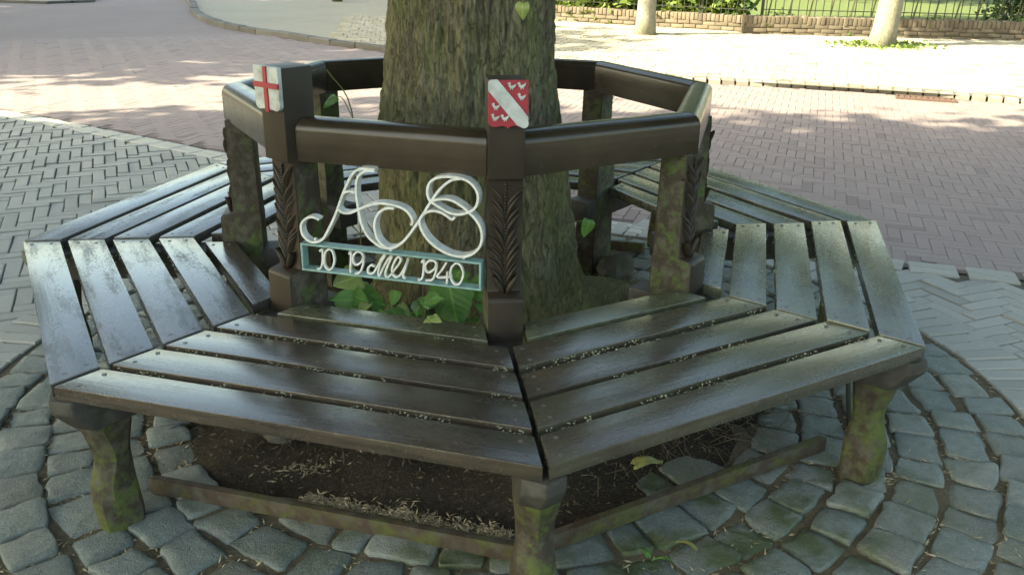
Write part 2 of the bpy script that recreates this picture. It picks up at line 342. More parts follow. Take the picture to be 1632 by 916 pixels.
RC=(.05,-.30); RR=1.60
camxy=(-.266,-2.848)
def herring(u, n, rot, inside, ext, origin=(0,0)):
    out=[]; c_,s_=cos(rot),sin(rot); K=int(ext/u)+4
    for t in range(-K,K):
        for m in range(-K//(2*n)-2, K//(2*n)+3):
            x=t+2*n*m; y=t
            for (cx,cy,a) in ((x+n/2,y+.5,0),(x+.5,y+1+n/2,1)):
                wx=cx*u; wy=cy*u
                X=origin[0]+wx*c_-wy*s_; Y=origin[1]+wx*s_+wy*c_
                if inside(X,Y): out.append((X,Y,rot+(pi/2 if a else 0)))
    return out
def brickmesh(name,l,w_,h,mat,bev=.004):
    b=MB(); x,y=l/2,w_/2; rings=[]
    for (i,z) in ((0,-h),(0,-bev),(bev,0)):
        rings.append([(-x+i,-y+i,z),(x-i,-y+i,z),(x-i,y-i,z),(-x+i,y-i,z)])
    v=[p for r in rings for p in r]; f=[]
    for i in range(2):
        for j in range(4): f.append((i*4+j,i*4+(j+1)%4,(i+1)*4+(j+1)%4,(i+1)*4+j))
    f.append((8,9,10,11)); b.add(v,f); return b.mesh(name,mat)
def joined(name,lst,l,w_,bev,mat,parent,zj=.003,z0=0,tilt=.006,depth=.02):
    k=len(lst); X=np.array([b[0] for b in lst]); Y=np.array([b[1] for b in lst]); A=np.array([b[2] for b in lst])
    rg=np.random.default_rng(5); zz=z0+rg.normal(0,zj,k); tx=rg.normal(0,tilt,k); ty=rg.normal(0,tilt*2,k)
    A=A+rg.normal(0,.005,k); x,y=l/2,w_/2
    P=np.array([[-x,-y,-depth],[x,-y,-depth],[x,y,-depth],[-x,y,-depth],[-x+bev,-y+bev,0],[x-bev,-y+bev,0],[x-bev,y-bev,0],[-x+bev,y-bev,0]])
    V=np.zeros((k,8,3)); V[:,:,0]=X[:,None]+P[:,0]*np.cos(A)[:,None]-P[:,1]*np.sin(A)[:,None]
    V[:,:,1]=Y[:,None]+P[:,0]*np.sin(A)[:,None]+P[:,1]*np.cos(A)[:,None]
    V[:,:,2]=zz[:,None]+P[:,2]+P[:,0]*tx[:,None]+P[:,1]*ty[:,None]
    F=np.array([[0,1,5,4],[1,2,6,5],[2,3,7,6],[3,0,4,7],[4,5,6,7]])
    me=bpy.data.meshes.new(name); me.vertices.add(k*8); me.vertices.foreach_set('co',V.astype(np.float32).ravel())
    idx=(np.arange(k)[:,None,None]*8+F[None]).astype(np.int32); me.loops.add(k*20); me.loops.foreach_set('vertex_index',idx.ravel())
    me.polygons.add(k*5); me.polygons.foreach_set('loop_start',np.arange(0,k*20,4,dtype=np.int32)); me.materials.append(mat)
    me.polygons.foreach_set('use_smooth',np.zeros(k*5,dtype=bool)); me.update(calc_edges=True); o=obj(name,me,parent); o['kind']='stuff'; return o
def pieces(name,lst,me,parent,zj=.003,z0=0,tilt=.008):
    for (X,Y,a) in lst:
        o=bpy.data.objects.new(name,me); o.location=(X,Y,z0+R.gauss(0,zj)); o.rotation_euler=(R.gauss(0,tilt*1.5),R.gauss(0,tilt),a+R.gauss(0,.012)); link(o,parent)
def infront(x,y,m=.6):
    # roughly inside the camera's view (a margin m each side)
    dx,dy=x-camxy[0],y-camxy[1]; f=dx*.1305+dy*.9914; r=dx*.9914-dy*.1305
    return f>1.1 and abs(r)<f*.64+m
def dist(b): return hypot(b[0]-camxy[0],b[1]-camxy[1])
# grey herringbone of the island
def in_isl(x,y):
    return -6<x<5 and -1.6<y<8.2 and side((x,y),ISL) and hypot(x-RC[0],y-RC[1])>RR+.135 and infront(x,y,.9) and edge_d(x,y)>(.125 if x<1.3 else .06)
def edge_d(x,y,poly=EDGE):
    d=9
    for (x1,y1),(x2,y2) in zip(poly[:-1],poly[1:]):
        vx,vy=x2-x1,y2-y1; t=max(0,min(1,((x-x1)*vx+(y-y1)*vy)/(vx*vx+vy*vy))); d=min(d,hypot(x-x1-vx*t,y-y1-vy*t))
    return d
U=.0665
hb=herring(U,3,rad(16),in_isl,9)
def vis_front(b): return infront(b[0],b[1],0) and hypot(b[0],b[1])>1.35
hb.sort(key=lambda b: dist(b)+(0 if vis_front(b) else 50))
bm_g=brickmesh('brick',3*U-.0055,U-.0055,.02,GBR,.003)
pieces('brick',hb[:300],bm_g,island,.0022)
joined('brick_field',hb[300:],3*U-.0055,U-.0055,.003,GBRJ,island)
# soldier course round the sett ring, and pale band bricks along the road
sol=[]
n=int(2*pi*(RR+.11)/.072)
for i in range(n):
    a=2*pi*i/n; x=RC[0]+(RR+.125)*cos(a); y=RC[1]+(RR+.125)*sin(a)
    if infront(x,y,.3): sol.append((x,y,a))
pieces('edging_brick',sol,brickmesh('edging_brick',.20,.064,.02,GBR),island,.002,.004)
cut=[]
band=[]; edge_b=[]
for (x1,y1),(x2,y2) in zip(EDGE[1:-1],EDGE[2:]):
    L_=hypot(x2-x1,y2-y1); a=atan2(y2-y1,x2-x1); k=int(L_/.205)
    for j in range(k):
        t=(j+.5)/k; x=x1+(x2-x1)*t; y=y1+(y2-y1)*t
        for off in (.06,.135): 
            X,Y=x+sin(a)*off,y-cos(a)*off
            if infront(X,Y,.5) and (x<1.2): band.append((X,Y,a))
        if x>=1.0 and infront(x,y,.5): edge_b+=[(x+sin(a)*o_,y-cos(a)*o_,a) for o_ in (-.045,.023)]
pieces('band_brick',band,brickmesh('band_brick',.2,.066,.02,BAND),island,.001,.004)
pieces('edging_brick',edge_b,brickmesh('edging_brick',.2,.066,.02,GBR),island,.001,.004)
# red road herringbone, near part built
def in_road(x,y): return side((x,y),ROADP) and infront(x,y,.5) and hypot(x-camxy[0],y-camxy[1])<13.3 and edge_d(x,y)>.02 and kd(x,y)>.10
def kd(x,y): return edge_d(x,y,[(p[0],p[1]) for p in KL[::3]])
UR=.0615
rb=herring(UR,3,rad(64),in_road,15,(.02,.03))
rb.sort(key=dist)
rbm=brickmesh('brick',3*UR-.0024,UR-.0024,.014,RBR,.0015)
vis=[b for b in rb if b[0]>1.2 or b[0]<-1.2][:300]; vs=set(vis)
pieces('brick',vis,rbm,road,.0006,0,.002)
joined('brick_field',[b for b in rb if b not in vs],3*UR-.0024,UR-.0024,.0015,RBRJ,road,.0006,0,.0016,.014)
JP=EDGE[1:]+[(camxy[0]+13.25*cos(rad(t)),camxy[1]+13.25*sin(rad(t))) for t in range(15,127,4)]
tag(obj('joint_sand',mesh('joint_sand',[(p[0],p[1],-.0028) for p in JP],[tuple(range(len(JP)))],RJOINT),road))
# kerb stones
kerb=empty('kerb'); tag(kerb,kind='structure')
ksm=brickmesh('kerb_stone',.118,.12,.09,KERB,.010); ksd=brickmesh('kerb_stone',.46,.14,.12,KERBD,.012)
acc=0
def walk(poly,step):
    out=[]; need=step/2
    for (x1,y1,_),(x2,y2,_) in zip(poly[:-1],poly[1:]):
        L_=hypot(x2-x1,y2-y1); t=need
        while t<L_: out.append((x1+(x2-x1)*t/L_,y1+(y2-y1)*t/L_,atan2(y2-y1,x2-x1))); t+=step
        need=t-L_
    return out
for (x,y,a) in walk(KL,.136):
    if x>1.2 and x<9: 
        o=obj('kerb_stone',ksm,kerb,(x,y,.045+R.gauss(0,.004)),a+R.gauss(0,.02))
for (x,y,a) in walk(KL,.47):
    if x<=1.2 and y<25: obj('kerb_stone',ksd,kerb,(x,y,.062+R.gauss(0,.006)),a+R.gauss(0,.01))
# pale paving bricks beyond the right kerb
def in_far(x,y): return side((x,y),FARP) and infront(x,y,.4) and x>-1.0 and y<13.2 and hypot(x-camxy[0],y-camxy[1])<17 and kd(x,y)>.14
fb=[]; a=rad(-26); u,v=(cos(a),sin(a)),(-sin(a),cos(a))
for i in range(-60,60):
    for j in range(-20,140):
        s_=i*.212+(.106 if j%2 else 0); t_=j*.072; X=2.69+u[0]*s_+v[0]*t_; Y=5.99+u[1]*s_+v[1]*t_
        if in_far(X,Y): fb.append((X,Y,a))
joined('brick_field',fb,.203,.062,.006,YBRJ,far,.004,.046,.012)
tag(obj('pale_paving',mesh('pale_paving',[(.2,7.95,.0385),(1.6,6.68,.0385),(2.69,5.99,.0385),(5.49,4.62,.0385),(12,.8,.0385),(20,4,.0385),(14,9,.0385),(2.2,13.6,.0385),(-.2,13,.0385),(-.8,9.2,.0385)],[tuple(range(10))],YJOINT),far))
# side pavement at the far left end of the road
sheet('side_pavement',[(-30,17.2),(-9.2,16.9),(-7.9,16.4),(-6.9,16.1),(-6.2,16.6),(-6.6,19),(-7.6,26),(-30,26)],-.004,FARPAVE)
k2=empty('corner_kerb'); tag(k2,kind='structure')
for (x,y,a) in walk([(-9.2,16.9,0),(-7.9,16.4,0),(-6.9,16.1,0),(-6.25,16.6,0),(-6.6,19,0),(-7.6,26,0)],.42): obj('kerb_stone',ksd,k2,(x,y,.03),a)

# ------------------------------------------------------------------ sett ring and soil bed
SB=(0.0,-.13); 
bed_r=lambda a: 1.0+.05*sin(3*a+1)+.035*sin(7*a)
ring=empty('sett_ring'); tag(ring,kind='structure')
rng=[]; k=64
tag(obj('joint_earth',mesh('joint_earth',[(RC[0]+(RR+.02)*cos(2*pi*i/k),RC[1]+(RR+.02)*sin(2*pi*i/k),-.0065) for i in range(k)],[tuple(range(k))],SETJ),ring))
def sett(poly, h, seed):
    """one hewn sett: irregular outline, worn rounded top with a tilt"""
    cx=sum(p[0] for p in poly)/len(poly); cy=sum(p[1] for p in poly)/len(poly); r=random.Random(seed)
    out=[]; n=len(poly)
    for i in range(n):
        a,b=Vector(poly[i]),Vector(poly[(i+1)%n])
        for t in (.07,.35,.65,.93): 
            q=a.lerp(b,t); 
            out.append(q+Vector((r.gauss(0,.003),r.gauss(0,.003))))
    tx,ty=r.gauss(0,.035),r.gauss(0,.035); rings=[]
    ph=r.random()*50
    for (sc_,z) in ((1.0,-.035),(1.0,-.0075),(.975,-.0025),(.91,.000),(.62,.0012),(.28,.0018)):
        rings.append([(( (q[0]-cx)*sc_, (q[1]-cy)*sc_, h+z+((q[0]-cx)*tx+(q[1]-cy)*ty)*sc_+.005*noise.noise(Vector(((q[0])*sc_*16+ph,(q[1])*sc_*16,ph))) )) for q in out])
    b=MB(); v=[p for rg in rings for p in rg]; m=len(out); f=[]
    for i in range(len(rings)-1):
        for j in range(m): f.append((i*m+j,i*m+(j+1)%m,(i+1)*m+(j+1)%m,(i+1)*m+j))
    f.append(tuple(range((len(rings)-1)*m,len(rings)*m))); b.add(v,f)
    return b.mesh('sett',COB,True),(cx,cy)
octr=lambda x,y: max(x*cos(rad(-67.5+45*q))+y*sin(rad(-67.5+45*q)) for q in range(8))
r_out=RR; row=0; nset=0
while r_out>.62:
    dr=R.uniform(.116,.142) ; r_in=r_out-dr; rm=(r_out+r_in)/2
    ncell=int(2*pi*rm/.132); cuts=[2*pi*(i+R.uniform(-.2,.2))/ncell+row*.7 for i in range(ncell)]
    for i in range(ncell):
        a0=cuts[i]; a1=cuts[(i+1)%ncell]+(2*pi if i==ncell-1 else 0); am=(a0+a1)/2
        g=.0052; ga=g/rm
        x,y=RC[0]+rm*cos(am),RC[1]+rm*sin(am); rs=hypot(x-SB[0],y-SB[1]); aa=atan2(y-SB[1],x-SB[0])
        if rs<bed_r(aa)-.035 and octr(x,y)<1.07: continue
        if not infront(x,y,.35): continue
        j=lambda: R.gauss(0,.009)
        poly=[(RC[0]+(rr+j())*cos(t),RC[1]+(rr+j())*sin(t)) for rr,t in ((r_in+g,a0+ga),(r_out-g,a0+ga),(r_out-g,a1-ga),(r_in+g,a1-ga))]
        me,(cx,cy)=sett(poly,R.gauss(.003,.003),nset)
        moss=.15+.8*max(0,min(1,(1.15-abs(x-.3))*1.3))*(1 if y<-.9 else .4)
        obj('sett',me,ring,(cx,cy,0),0,None,(moss,0,0,1)); nset+=1
    r_out=r_in-.004; row+=1
# soil: a low uneven heap of mulch
b=MB(); NA,NR=96,26; rings=[]
for i in range(NR+1):
    t=i/NR; rg=[]
    for j in range(NA):
        a=2*pi*j/NA; r=bed_r(a)*(1.02-t*.985); x=SB[0]+r*cos(a); y=SB[1]+r*sin(a)
        q_=octr(x,y)
        if q_>1.10: x*=1.10/q_; y*=1.10/q_
        z=-.012+.035*min(1,t*4)+.020*noise.noise(Vector((x*5,y*5,1)))+.014*noise.noise(Vector((x*17,y*17,4)))+.03*t
        rg.append((x,y,z))
    rings.append(rg)
v=[p for r in rings for p in r]; f=[(i*NA+j,i*NA+(j+1)%NA,(i+1)*NA+(j+1)%NA,(i+1)*NA+j) for i in range(NR) for j in range(NA)]; f.append(tuple(NR*NA+j for j in range(NA)))
bed=tag(obj('soil_bed',mesh('soil_bed',v,f,SOIL,True)),kind='structure')
def soil_z(x,y):
    r=hypot(x-SB[0],y-SB[1]); t=max(0,min(1,(1.02-r/bed_r(atan2(y-SB[1],x-SB[0])))/.985))
    return -.012+.035*min(1,t*4)+.020*noise.noise(Vector((x*5,y*5,1)))+.014*noise.noise(Vector((x*17,y*17,4)))+.03*t

# ------------------------------------------------------------------ the bench
bench=empty('tree_bench'); tag(bench,'dark brown wooden octagonal bench with top rail, built around the thick tree trunk','bench')
T=tan(rad(22.5)); SZ=.412
def wedge(name,y0,y1,z0,z1,g0,g1,mat,bev,cuts=14):
    xa0,xa1=-(y0*T-g0),(y0*T-g1); xb0,xb1=-(y1*T-g0),(y1*T-g1)
    me=mesh(name,[(xa0,y0,z0),(xa1,y0,z0),(xb1,y1,z0),(xb0,y1,z0),(xa0,y0,z1),(xa1,y0,z1),(xb1,y1,z1),(xb0,y1,z1)],
      [(0,3,2,1),(4,5,6,7),(0,1,5,4),(1,2,6,5),(2,3,7,6),(3,0,4,7)],mat)
    return beveled(name,me,bev)
rows=[(1.236,1.340),(1.111,1.215),(.984,1.088),(.855,.957)]
slm=[wedge('slat',a,b_,-.033,0,.0065,.0065,SLAT,.0035) for a,b_ in rows]
sl5=wedge('slat',.745,.832,-.033,0,.055,.055,SLAT,.0035)
scm=MB(); scm.loft([[(.0055*cos(2*pi*k/10),.0055*sin(2*pi*k/10),z) for k in range(10)] for z in (-.004,.0006)]); scm.box(-.005,.005,-.0007,.0007,.0004,.0011); scm=scm.mesh('screw',STEEL)
VA=[-90+45*i for i in range(8)]            # corner angles: front post first, then anticlockwise
# grime, and algae plus painted green reflection, per panel (panel i lies between corner i and i+1)
grime={0:.25,1:.25,2:.35,3:.4,4:.6,5:.85,6:.9,7:.22}; alg_refl={0:.22,1:.62,2:.55,3:.4,4:.2,5:.10,6:.05,7:.06}
for i in range(8):
    th=-90+22.5+45*i
    for k_,(a,b_) in enumerate(rows+[(.745,.832)]):
        me=(slm+[sl5])[k_]; tz=R.gauss(0,.0015)
        o=obj('slat',me,bench,(0,0,SZ+tz-(.004 if k_==4 else 0)),0,(R.gauss(0,.0012),R.gauss(0,.0012),rad(th-90)),(grime[i]*R.uniform(.6,1.1),min(1,alg_refl[i]*R.uniform(.7,1.2)+(.5 if k_==4 and i in (0,7) else 0)),{5:.55,6:.5,4:.4,7:.08,0:.1}.get(i,.15)*R.uniform(.8,1.15)*(0.3 if k_==4 else 1),1))  # blue channel: painted sky sheen, strongest on the left panels
        g=.055 if k_==4 else .0065
        if i in (0,1,7,6,5,2):
            for sx in (-1,1):
                for yy in (a+.025,b_-.025):
                    obj('screw',scm,o,(sx*(yy*T-g-.03+R.gauss(0,.003)),yy+R.gauss(0,.003),0),R.random()*3)
# radial bearers with a pointed nose
def bearer_mesh():
    b=MB(); hw=.045
    b.add([(-hw,-.12,.292),(hw,-.12,.292),(hw,-.12,.3785),(-hw,-.12,.3785)],[(0,1,2,3)])
    # profile loops along y (y = radius - .75)
    L_=[[(-hw,y,z0),(hw,y,z0),(hw,y,.3785),(-hw,y,.3785)] for y,z0 in ((-.12,.292),(.64,.288))]
    v=[p for l in L_ for p in l]; f=[(j,(j+1)%4,4+(j+1)%4,4+j) for j in range(4)]
    n=len(v)  # nose
    v+=[(-hw,.685,.345),(hw,.685,.345),(0,.712,.345),(-hw,.685,.3785),(hw,.685,.3785),(0,.712,.3785),(0,.665,.288)]
    a,b0,c,d,e,g,h=range(n,n+7)
    f+=[(4,h,5),(4,a,c,h),(5,h,c,b0),(a,d,g,c),(b0,c,g,e),(4,7,d,a),(5,b0,e,6),(7,6,e,g,d)]
    b.add(v,f); me=b.mesh('bearer',BEARER)
    bm=bmesh.new(); bm.from_mesh(me); bmesh.ops.remove_doubles(bm,verts=bm.verts,dist=1e-5); bmesh.ops.recalc_face_normals(bm,faces=bm.faces); bm.to_mesh(me); bm.free()
    return beveled('bearer',me,.005,2)
BEM=bearer_mesh()
# hewn leg: lofted, waisted profile with chamfered corners
def leg_mesh(seed):
    r=random.Random(seed); prof=[(-.03,.560,.640,.046),(0,.556,.640,.046),(.05,.556,.646,.047),(.10,.558,.650,.045),(.135,.560,.644,.041),(.18,.562,.630,.038),(.22,.560,.631,.040),(.26,.556,.642,.044),(.290,.55,.650,.045)]
    rings=[]; pts=crom([(p[1],p[2],p[3]) for p in prof],3); zs=crom([(p[0],0,0) for p in prof],3)
    for (yi,yo,hw),zv in zip(pts,zs):
        z=zv[0]; ch=.018; ring_=[(-hw+ch,yo,z),(-hw,yo-ch*1.2,z),(-hw,yi+.01,z),(-hw+.01,yi,z),(hw-.01,yi,z),(hw,yi+.01,z),(hw,yo-ch*1.2,z),(hw-ch,yo,z),(0,yo+.008,z)]
        ring_=[(x+.003*noise.noise(Vector((x*25,y*25+seed*7,z*14))),y+.005*noise.noise(Vector((x*22+9,y*22,z*15+seed*3))),z) for x,y,_ in ring_]
        rings.append(ring_[::-1])
    b=MB(); b.loft(rings); me=b.mesh('leg',MLEG,True)
    me.set_sharp_from_angle(angle=rad(35)); return me
# posts
def post_mesh(tall):
    mats=[POST,MPOST]; b=MB(); mi=[]
    def quad(vs,idx): b.add(vs,[tuple(range(len(vs)))]); mi.append(idx)
    # horizontal loops: z, half width, inner y, outer y (y = radius - .75)
    L_=[(-.02,.046,-.055,.084),(.488,.045,-.054,.074),(.497,.0445,-.053,.067),(.502,.044,-.052,.034),(.700,.044,-.050,.032),(.792,.044,-.048,.032)]
    L_+= [(.796,.044,-.048,.050),(1.030,.044,-.048,.050)] if tall else [(.800,.044,-.048,.032)]
    loops=[[(-hw,yi,z),(hw,yi,z),(hw,yo,z),(-hw,yo,z)] for z,hw,yi,yo in L_]
    for p,q in zip(loops[:-1],loops[1:]):
        for j in range(4): quad([p[j],p[(j+1)%4],q[(j+1)%4],q[j]], 0 if (j==2 or p[0][2]>.76) else 1)
    quad(loops[-1],0)
    me=mesh('post',b.v,b.f,mats,False,mi)
    bm=bmesh.new(); bm.from_mesh(me); bmesh.ops.remove_doubles(bm,verts=bm.verts,dist=1e-5); bmesh.ops.recalc_face_normals(bm,faces=bm.faces); bm.to_mesh(me); bm.free()
    return beveled('post',me,.004,2)
PT,PS=post_mesh(True),post_mesh(False)
def carved_leaf():
    b=MB(); n=9; c=crom([(.004,0,0),(.013,.022,0),(.026,.044,0),(.0425,.062,0)],3); rings=[]
    for i,p in enumerate(c):
        t=i/(len(c)-1); w_=.0092*(sin(pi*min(1,t*1.02+.06))**.6)*(1.05-.45*t); q=c[min(i+1,len(c)-1)]-c[max(i-1,0)]; q.normalize(); nx,nz=-q.y,q.x
        hgt=.003+.011*sin(pi*min(1,.12+t*.85))
        rings.append([(p.x+nx*w_*s,y,p.y+nz*w_*s) for s,y in ((-1,-.004),(-.92,hgt*.55),(-.15,hgt*.62),(.1,hgt),(.8,hgt*.9),(1,-.004))])
    v=[p for r in rings for p in r]; m=6
    f=[(i*m+j,i*m+j+1,(i+1)*m+j+1,(i+1)*m+j) for i in range(len(rings)-1) for j in range(m-1)]
    f+=[tuple(range(m)),tuple(range(len(v)-1,len(v)-1-m,-1))]; b.add(v,f); return b
CLR=carved_leaf(); clr=CLR.mesh('carved_leaf',POST,True); cll=mesh('carved_leaf',[(-x,y,z) for x,y,z in CLR.v],[q[::-1] for q in CLR.f],POST,True)
bd=MB()
for k_ in range(36):
    z=.508+k_*.0078; bd.loft([[(.0042*s*cos(2*pi*j/8),.032+.0035*c_+.004,z+.0042*s*sin(2*pi*j/8)) for j in range(8)] for s,c_ in ((1,-2),(1,0),(.6,.9))])
BDM=bd.mesh('carved_bead_stem',POST,True)
def foot_leaf(sx):
    b=MB(); v=[]; f=[]
    for i in range(7):
        t=i/6; x=sx*(.004+.026*t); w_=.010*sin(pi*min(1,.1+t*.9)); z=.500+.052*t; y=.046+.006*t
        v+=[(x-w_,y-.012,z),(x-w_*.8,y+.002,z),(x,y+.006,z),(x+w_*.8,y+.002,z),(x+w_,y-.012,z)]
    for i in range(6):
        for j in range(4): f.append((i*5+j,i*5+j+1,(i+1)*5+j+1,(i+1)*5+j))
        f.append((i*5+4,i*5,(i+1)*5,(i+1)*5+4))
    f.append((4,3,2,1,0)); f.append(tuple(30+j for j in range(5)))
    b.add(v,f); return b.mesh('carved_foot_leaf',POST,True)
FLM=[foot_leaf(-1),foot_leaf(1)]
for i,a in enumerate(VA):
    rz=rad(a-90); cx,cy=.75*cos(rad(a)),.75*sin(rad(a)); tall=i in (0,7)
    p=obj('post',PT if tall else PS,bench,(cx,cy,0),rz)
    obj('carved_bead_stem',BDM,p)
    for k_ in range(11):
        for me in (clr,cll):
            o=obj('carved_leaf',me,p,(0,.030+R.gauss(0,.0012),.512+k_*.0205+R.gauss(0,.0018)),0,(R.gauss(0,.05),R.gauss(0,.05),0)); o.scale=(R.uniform(.93,1.04),R.uniform(.75,1.1),R.uniform(.9,1.08))
    for me in FLM: obj('carved_foot_leaf',me,p)
    obj('bearer',BEM,bench,(cx,cy,R.gauss(0,.0005)-.001),rz)
    obj('leg',leg_mesh(i+1),bench,(cx,cy,0),rz)
# rails
def rail_mesh(g0,g1):
    prof=[(.655,.7965),(.729,.7965)]+[(.729-.034+.034*cos(t),.874+.031*sin(t)) for t in [rad(x) for x in range(0,91,15)]]+[(.655+.02-.02*sin(t),.885+.020*cos(t)) for t in [rad(x) for x in range(0,91,30)]]
    rings=[[(-(y*T-g0),y,z) for y,z in prof],[(y*T-g1,y,z) for y,z in prof]]
    n=24; full=[[tuple(Vector(p).lerp(Vector(q),t/n)) for p,q in zip(*rings)] for t in range(n+1)]
    b=MB(); b.loft(full); me=b.mesh('top_rail',RAIL,True); me.set_sharp_from_angle(angle=rad(40)); return me
for i in range(8):
    th=-90+22.5+45*i
    # local +x points towards corner i (clockwise end); -x towards corner i+1
    gx=.0495 if i in (0,7) else .0015; gm=.0495 if (i+1)%8 in (0,7) else .0015
    obj('top_rail',rail_mesh(gm,gx),bench,(0,0,R.gauss(0,.001)),rad(th-90))
for i,(ga,gb) in {0:(-.05,.003),7:(.003,-.05),3:(.003,.003),4:(.003,.003)}.items():
    obj('base_board',wedge('base_board',1.108,1.130,.006,.050,ga,gb,MBOARD,.003),bench,(0,0,R.gauss(0,.002)),rad(-90+22.5+45*i-90))
b=MB(); b.tube([(1.06,-.70,-.01),(1.03,-.62,.38)],.007,8); obj('brace_rod',b.mesh('brace_rod',IRON,True),bench)
# lichen crumbs along the slat edges
V=[]; rl=random.Random(3)
for i,dens in ((7,1.0),(0,.9),(6,.22),(1,.25)):
    th=rad(-90+22.5+45*i-90); c_,s_=cos(th),sin(th)
    for k_,(a,b_) in enumerate(rows):
        for e,yy in ((0,a+.002),(1,b_-.0015)):
            if k_==0 and e==1: continue
            for _ in range(int(200*dens*(1 if e else .8))):
                x=rl.uniform(-1,1)*(yy*T-.02)
                if noise.noise(Vector((x*9,yy*20,i*3)))+.55*noise.noise(Vector((x*40,yy*20,i*5)))<.02: continue
                y=yy+abs(rl.gauss(0,.0018))*(1 if e else -1)+(.0028 if e else -.0028); z=SZ-.003-abs(rl.gauss(0,.009)); r=rl.uniform(.0014,.0036)
                X,Y=x*c_-y*s_,x*s_+y*c_
                P=[(X+r*rl.uniform(.6,1.3)*dx,Y+r*rl.uniform(.6,1.3)*dy,z+r*.8*dz) for dx,dy,dz in ((1,0,0),(0,1,0),(-1,0,0),(0,-1,0),(0,0,1),(0,0,-1))]
                for t in ((0,1,4),(1,2,4),(2,3,4),(3,0,4),(1,0,5),(2,1,5),(3,2,5),(0,3,5)): V.append([P[q] for q in t])
o=obj('lichen',fastmesh('lichen',np.array(V),3,LICHEN),bench); o['kind']='stuff'

# shields
def prism(poly,y0,y1):
    n=len(poly); v=[(x,y0,z) for x,z in poly]+[(x,y1,z) for x,z in poly]
    return v,[tuple(range(n)),tuple(range(2*n-1,n-1,-1))]+[(i,n+i,n+(i+1)%n,(i+1)%n) for i in range(n)]
def plate(name,poly,y0,y1,mat,bev=.0015):
    v,f=prism(poly,y0,y1); me=mesh(name,v,f,mat)
    bm=bmesh.new(); bm.from_mesh(me); bmesh.ops.recalc_face_normals(bm,faces=bm.faces); bm.to_mesh(me); bm.free()
    return me
# local frame: x to the viewer's right when facing the post from outside, z up from shield bottom tip, y towards the viewer negative
SW=.0465
def arc(cx,cz,r,a0,a1,n=6): return [(cx+r*cos(rad(a0+(a1-a0)*k/n)),cz+r*sin(rad(a0+(a1-a0)*k/n))) for k in range(n+1)]
bottom=[(-SW,.018)]+arc(-SW+.014,.018,.014,180,270)+[(-.012,.007),(-.004,.004),(0,0),(.004,.004),(.012,.007)]+arc(SW-.014,.018,.014,270,360)+[(SW,.018)]
outline=bottom+[(SW,.111),(-SW,.111)]
def shield(name,mat,cornerang,lab,z0=.922):
    e=obj(name,plate(name,outline,-.012,0,mat),bench,(.801*cos(rad(cornerang)),.801*sin(rad(cornerang)),z0),rad(cornerang+90)); e['label']=lab; return e
s1=shield('shield',RED,-90,'red heraldic shield with a white diagonal band and six small white birds')
obj('bend',plate('bend',[(-SW-.001,.088),(-SW-.001,.104)]+arc(-SW+.007,.105,.008,170,95,4)+[(-.026,.1135),(SW-.012,.043),(SW+.001,.026)]+arc(SW-.009,.012,.0105,30,-120,8)+[(.020,.009),(.016,.014)],-.016,-.010,SHWHITE),s1)
bird=[(-.0095,.0075),(-.0068,.0085),(-.005,.0105),(-.0025,.0098),(-.0018,.0075),(-.0025,.005),(-.0005,.0038),(.003,.0042),(.0065,.0058),(.0095,.0072),(.0085,.0038),(.006,.0005),(.0035,-.0015),(.0038,-.0045),(.0024,-.0045),(.002,-.0018),(-.0005,-.002),(-.001,-.0048),(-.0024,-.0048),(-.002,-.0015),(-.0052,.001),(-.0062,.004),(-.0064,.0062)]
BRD=plate('bird',bird,-.0150,-.0115,SHWHITE)
for (x,z) in ((.006,.0955),(.030,.0965),(.030,.071),(-.030,.049),(-.032,.0235),(-.008,.0225)): 
    o=obj('bird',BRD,s1,(x,0,z)); o.scale=(1.12,1,1.12); o.rotation_euler=(0,R.gauss(0,.08),0)
s2=shield('shield',m_plain('stained_white_paint',(.44,.46,.44),.55,(.10,.105,.085),.75,20),-135,'white heraldic shield with a red cross')
obj('cross',plate('cross',[(-.007,.0006),(.007,.0006),(.0062,.059),(SW+.001,.059),(SW+.001,.072),(.0062,.072),(.006,.1115),(-.006,.1115),(-.0062,.072),(-SW-.001,.072),(-SW-.001,.059),(-.0062,.059)],-.016,-.010,RED),s2)

# ------------------------------------------------------------------ the memorial sign between the two tall posts
sgn=empty('memorial_sign',(.74*cos(rad(-112.5)),.74*sin(rad(-112.5)),.0),rad(-22.5))
tag(sgn,'white metal monogram over a pale teal frame with white date 10 19 Mei 1940','sign')
MONO={'A':[[(-191,652),(-212,657),(-232,648),(-244,629),(-240,604),(-221,589),(-200,590),(-182,602),(-163,633),(-143,671),(-124,717),(-107,753),(-91,780),(-72,794),(-50,797),(-30,797)],[(-30,793),(-46,793),(-62,787),(-78,770),(-83,732),(-78,685),(-73,654),(-58,623),(-38,605),(-18,595),(1,594)],[(-87,734),(-104,735),(-120,729)],[(-137,690),(-126,679),(-105,678),(-82,688),(-54,702),(-25,711),(3,712),(31,708),(53,698),(67,677),(64,662)]],
'B':[[(19,702),(1,701),(-18,691),(-31,672),(-36,649),(-31,621),(-17,603),(1,595),(24,603),(49,626),(87,679),(115,725),(143,764),(171,787),(198,794)],[(117,728),(109,747),(112,770),(124,785),(144,793),(167,796),(190,795),(209,791),(226,780),(237,763),(239,744),(232,724),(215,711),(190,703),(166,705),(143,715),(117,729)],[(117,727),(131,735),(153,739),(174,737),(198,725),(217,710),(234,694),(246,674),(250,651),(245,627),(229,607),(205,595),(173,595),(141,606),(114,624),(96,646),(87,669),(91,687),(105,700),(123,706),(143,704),(158,697),(172,689),(181,696)]]}
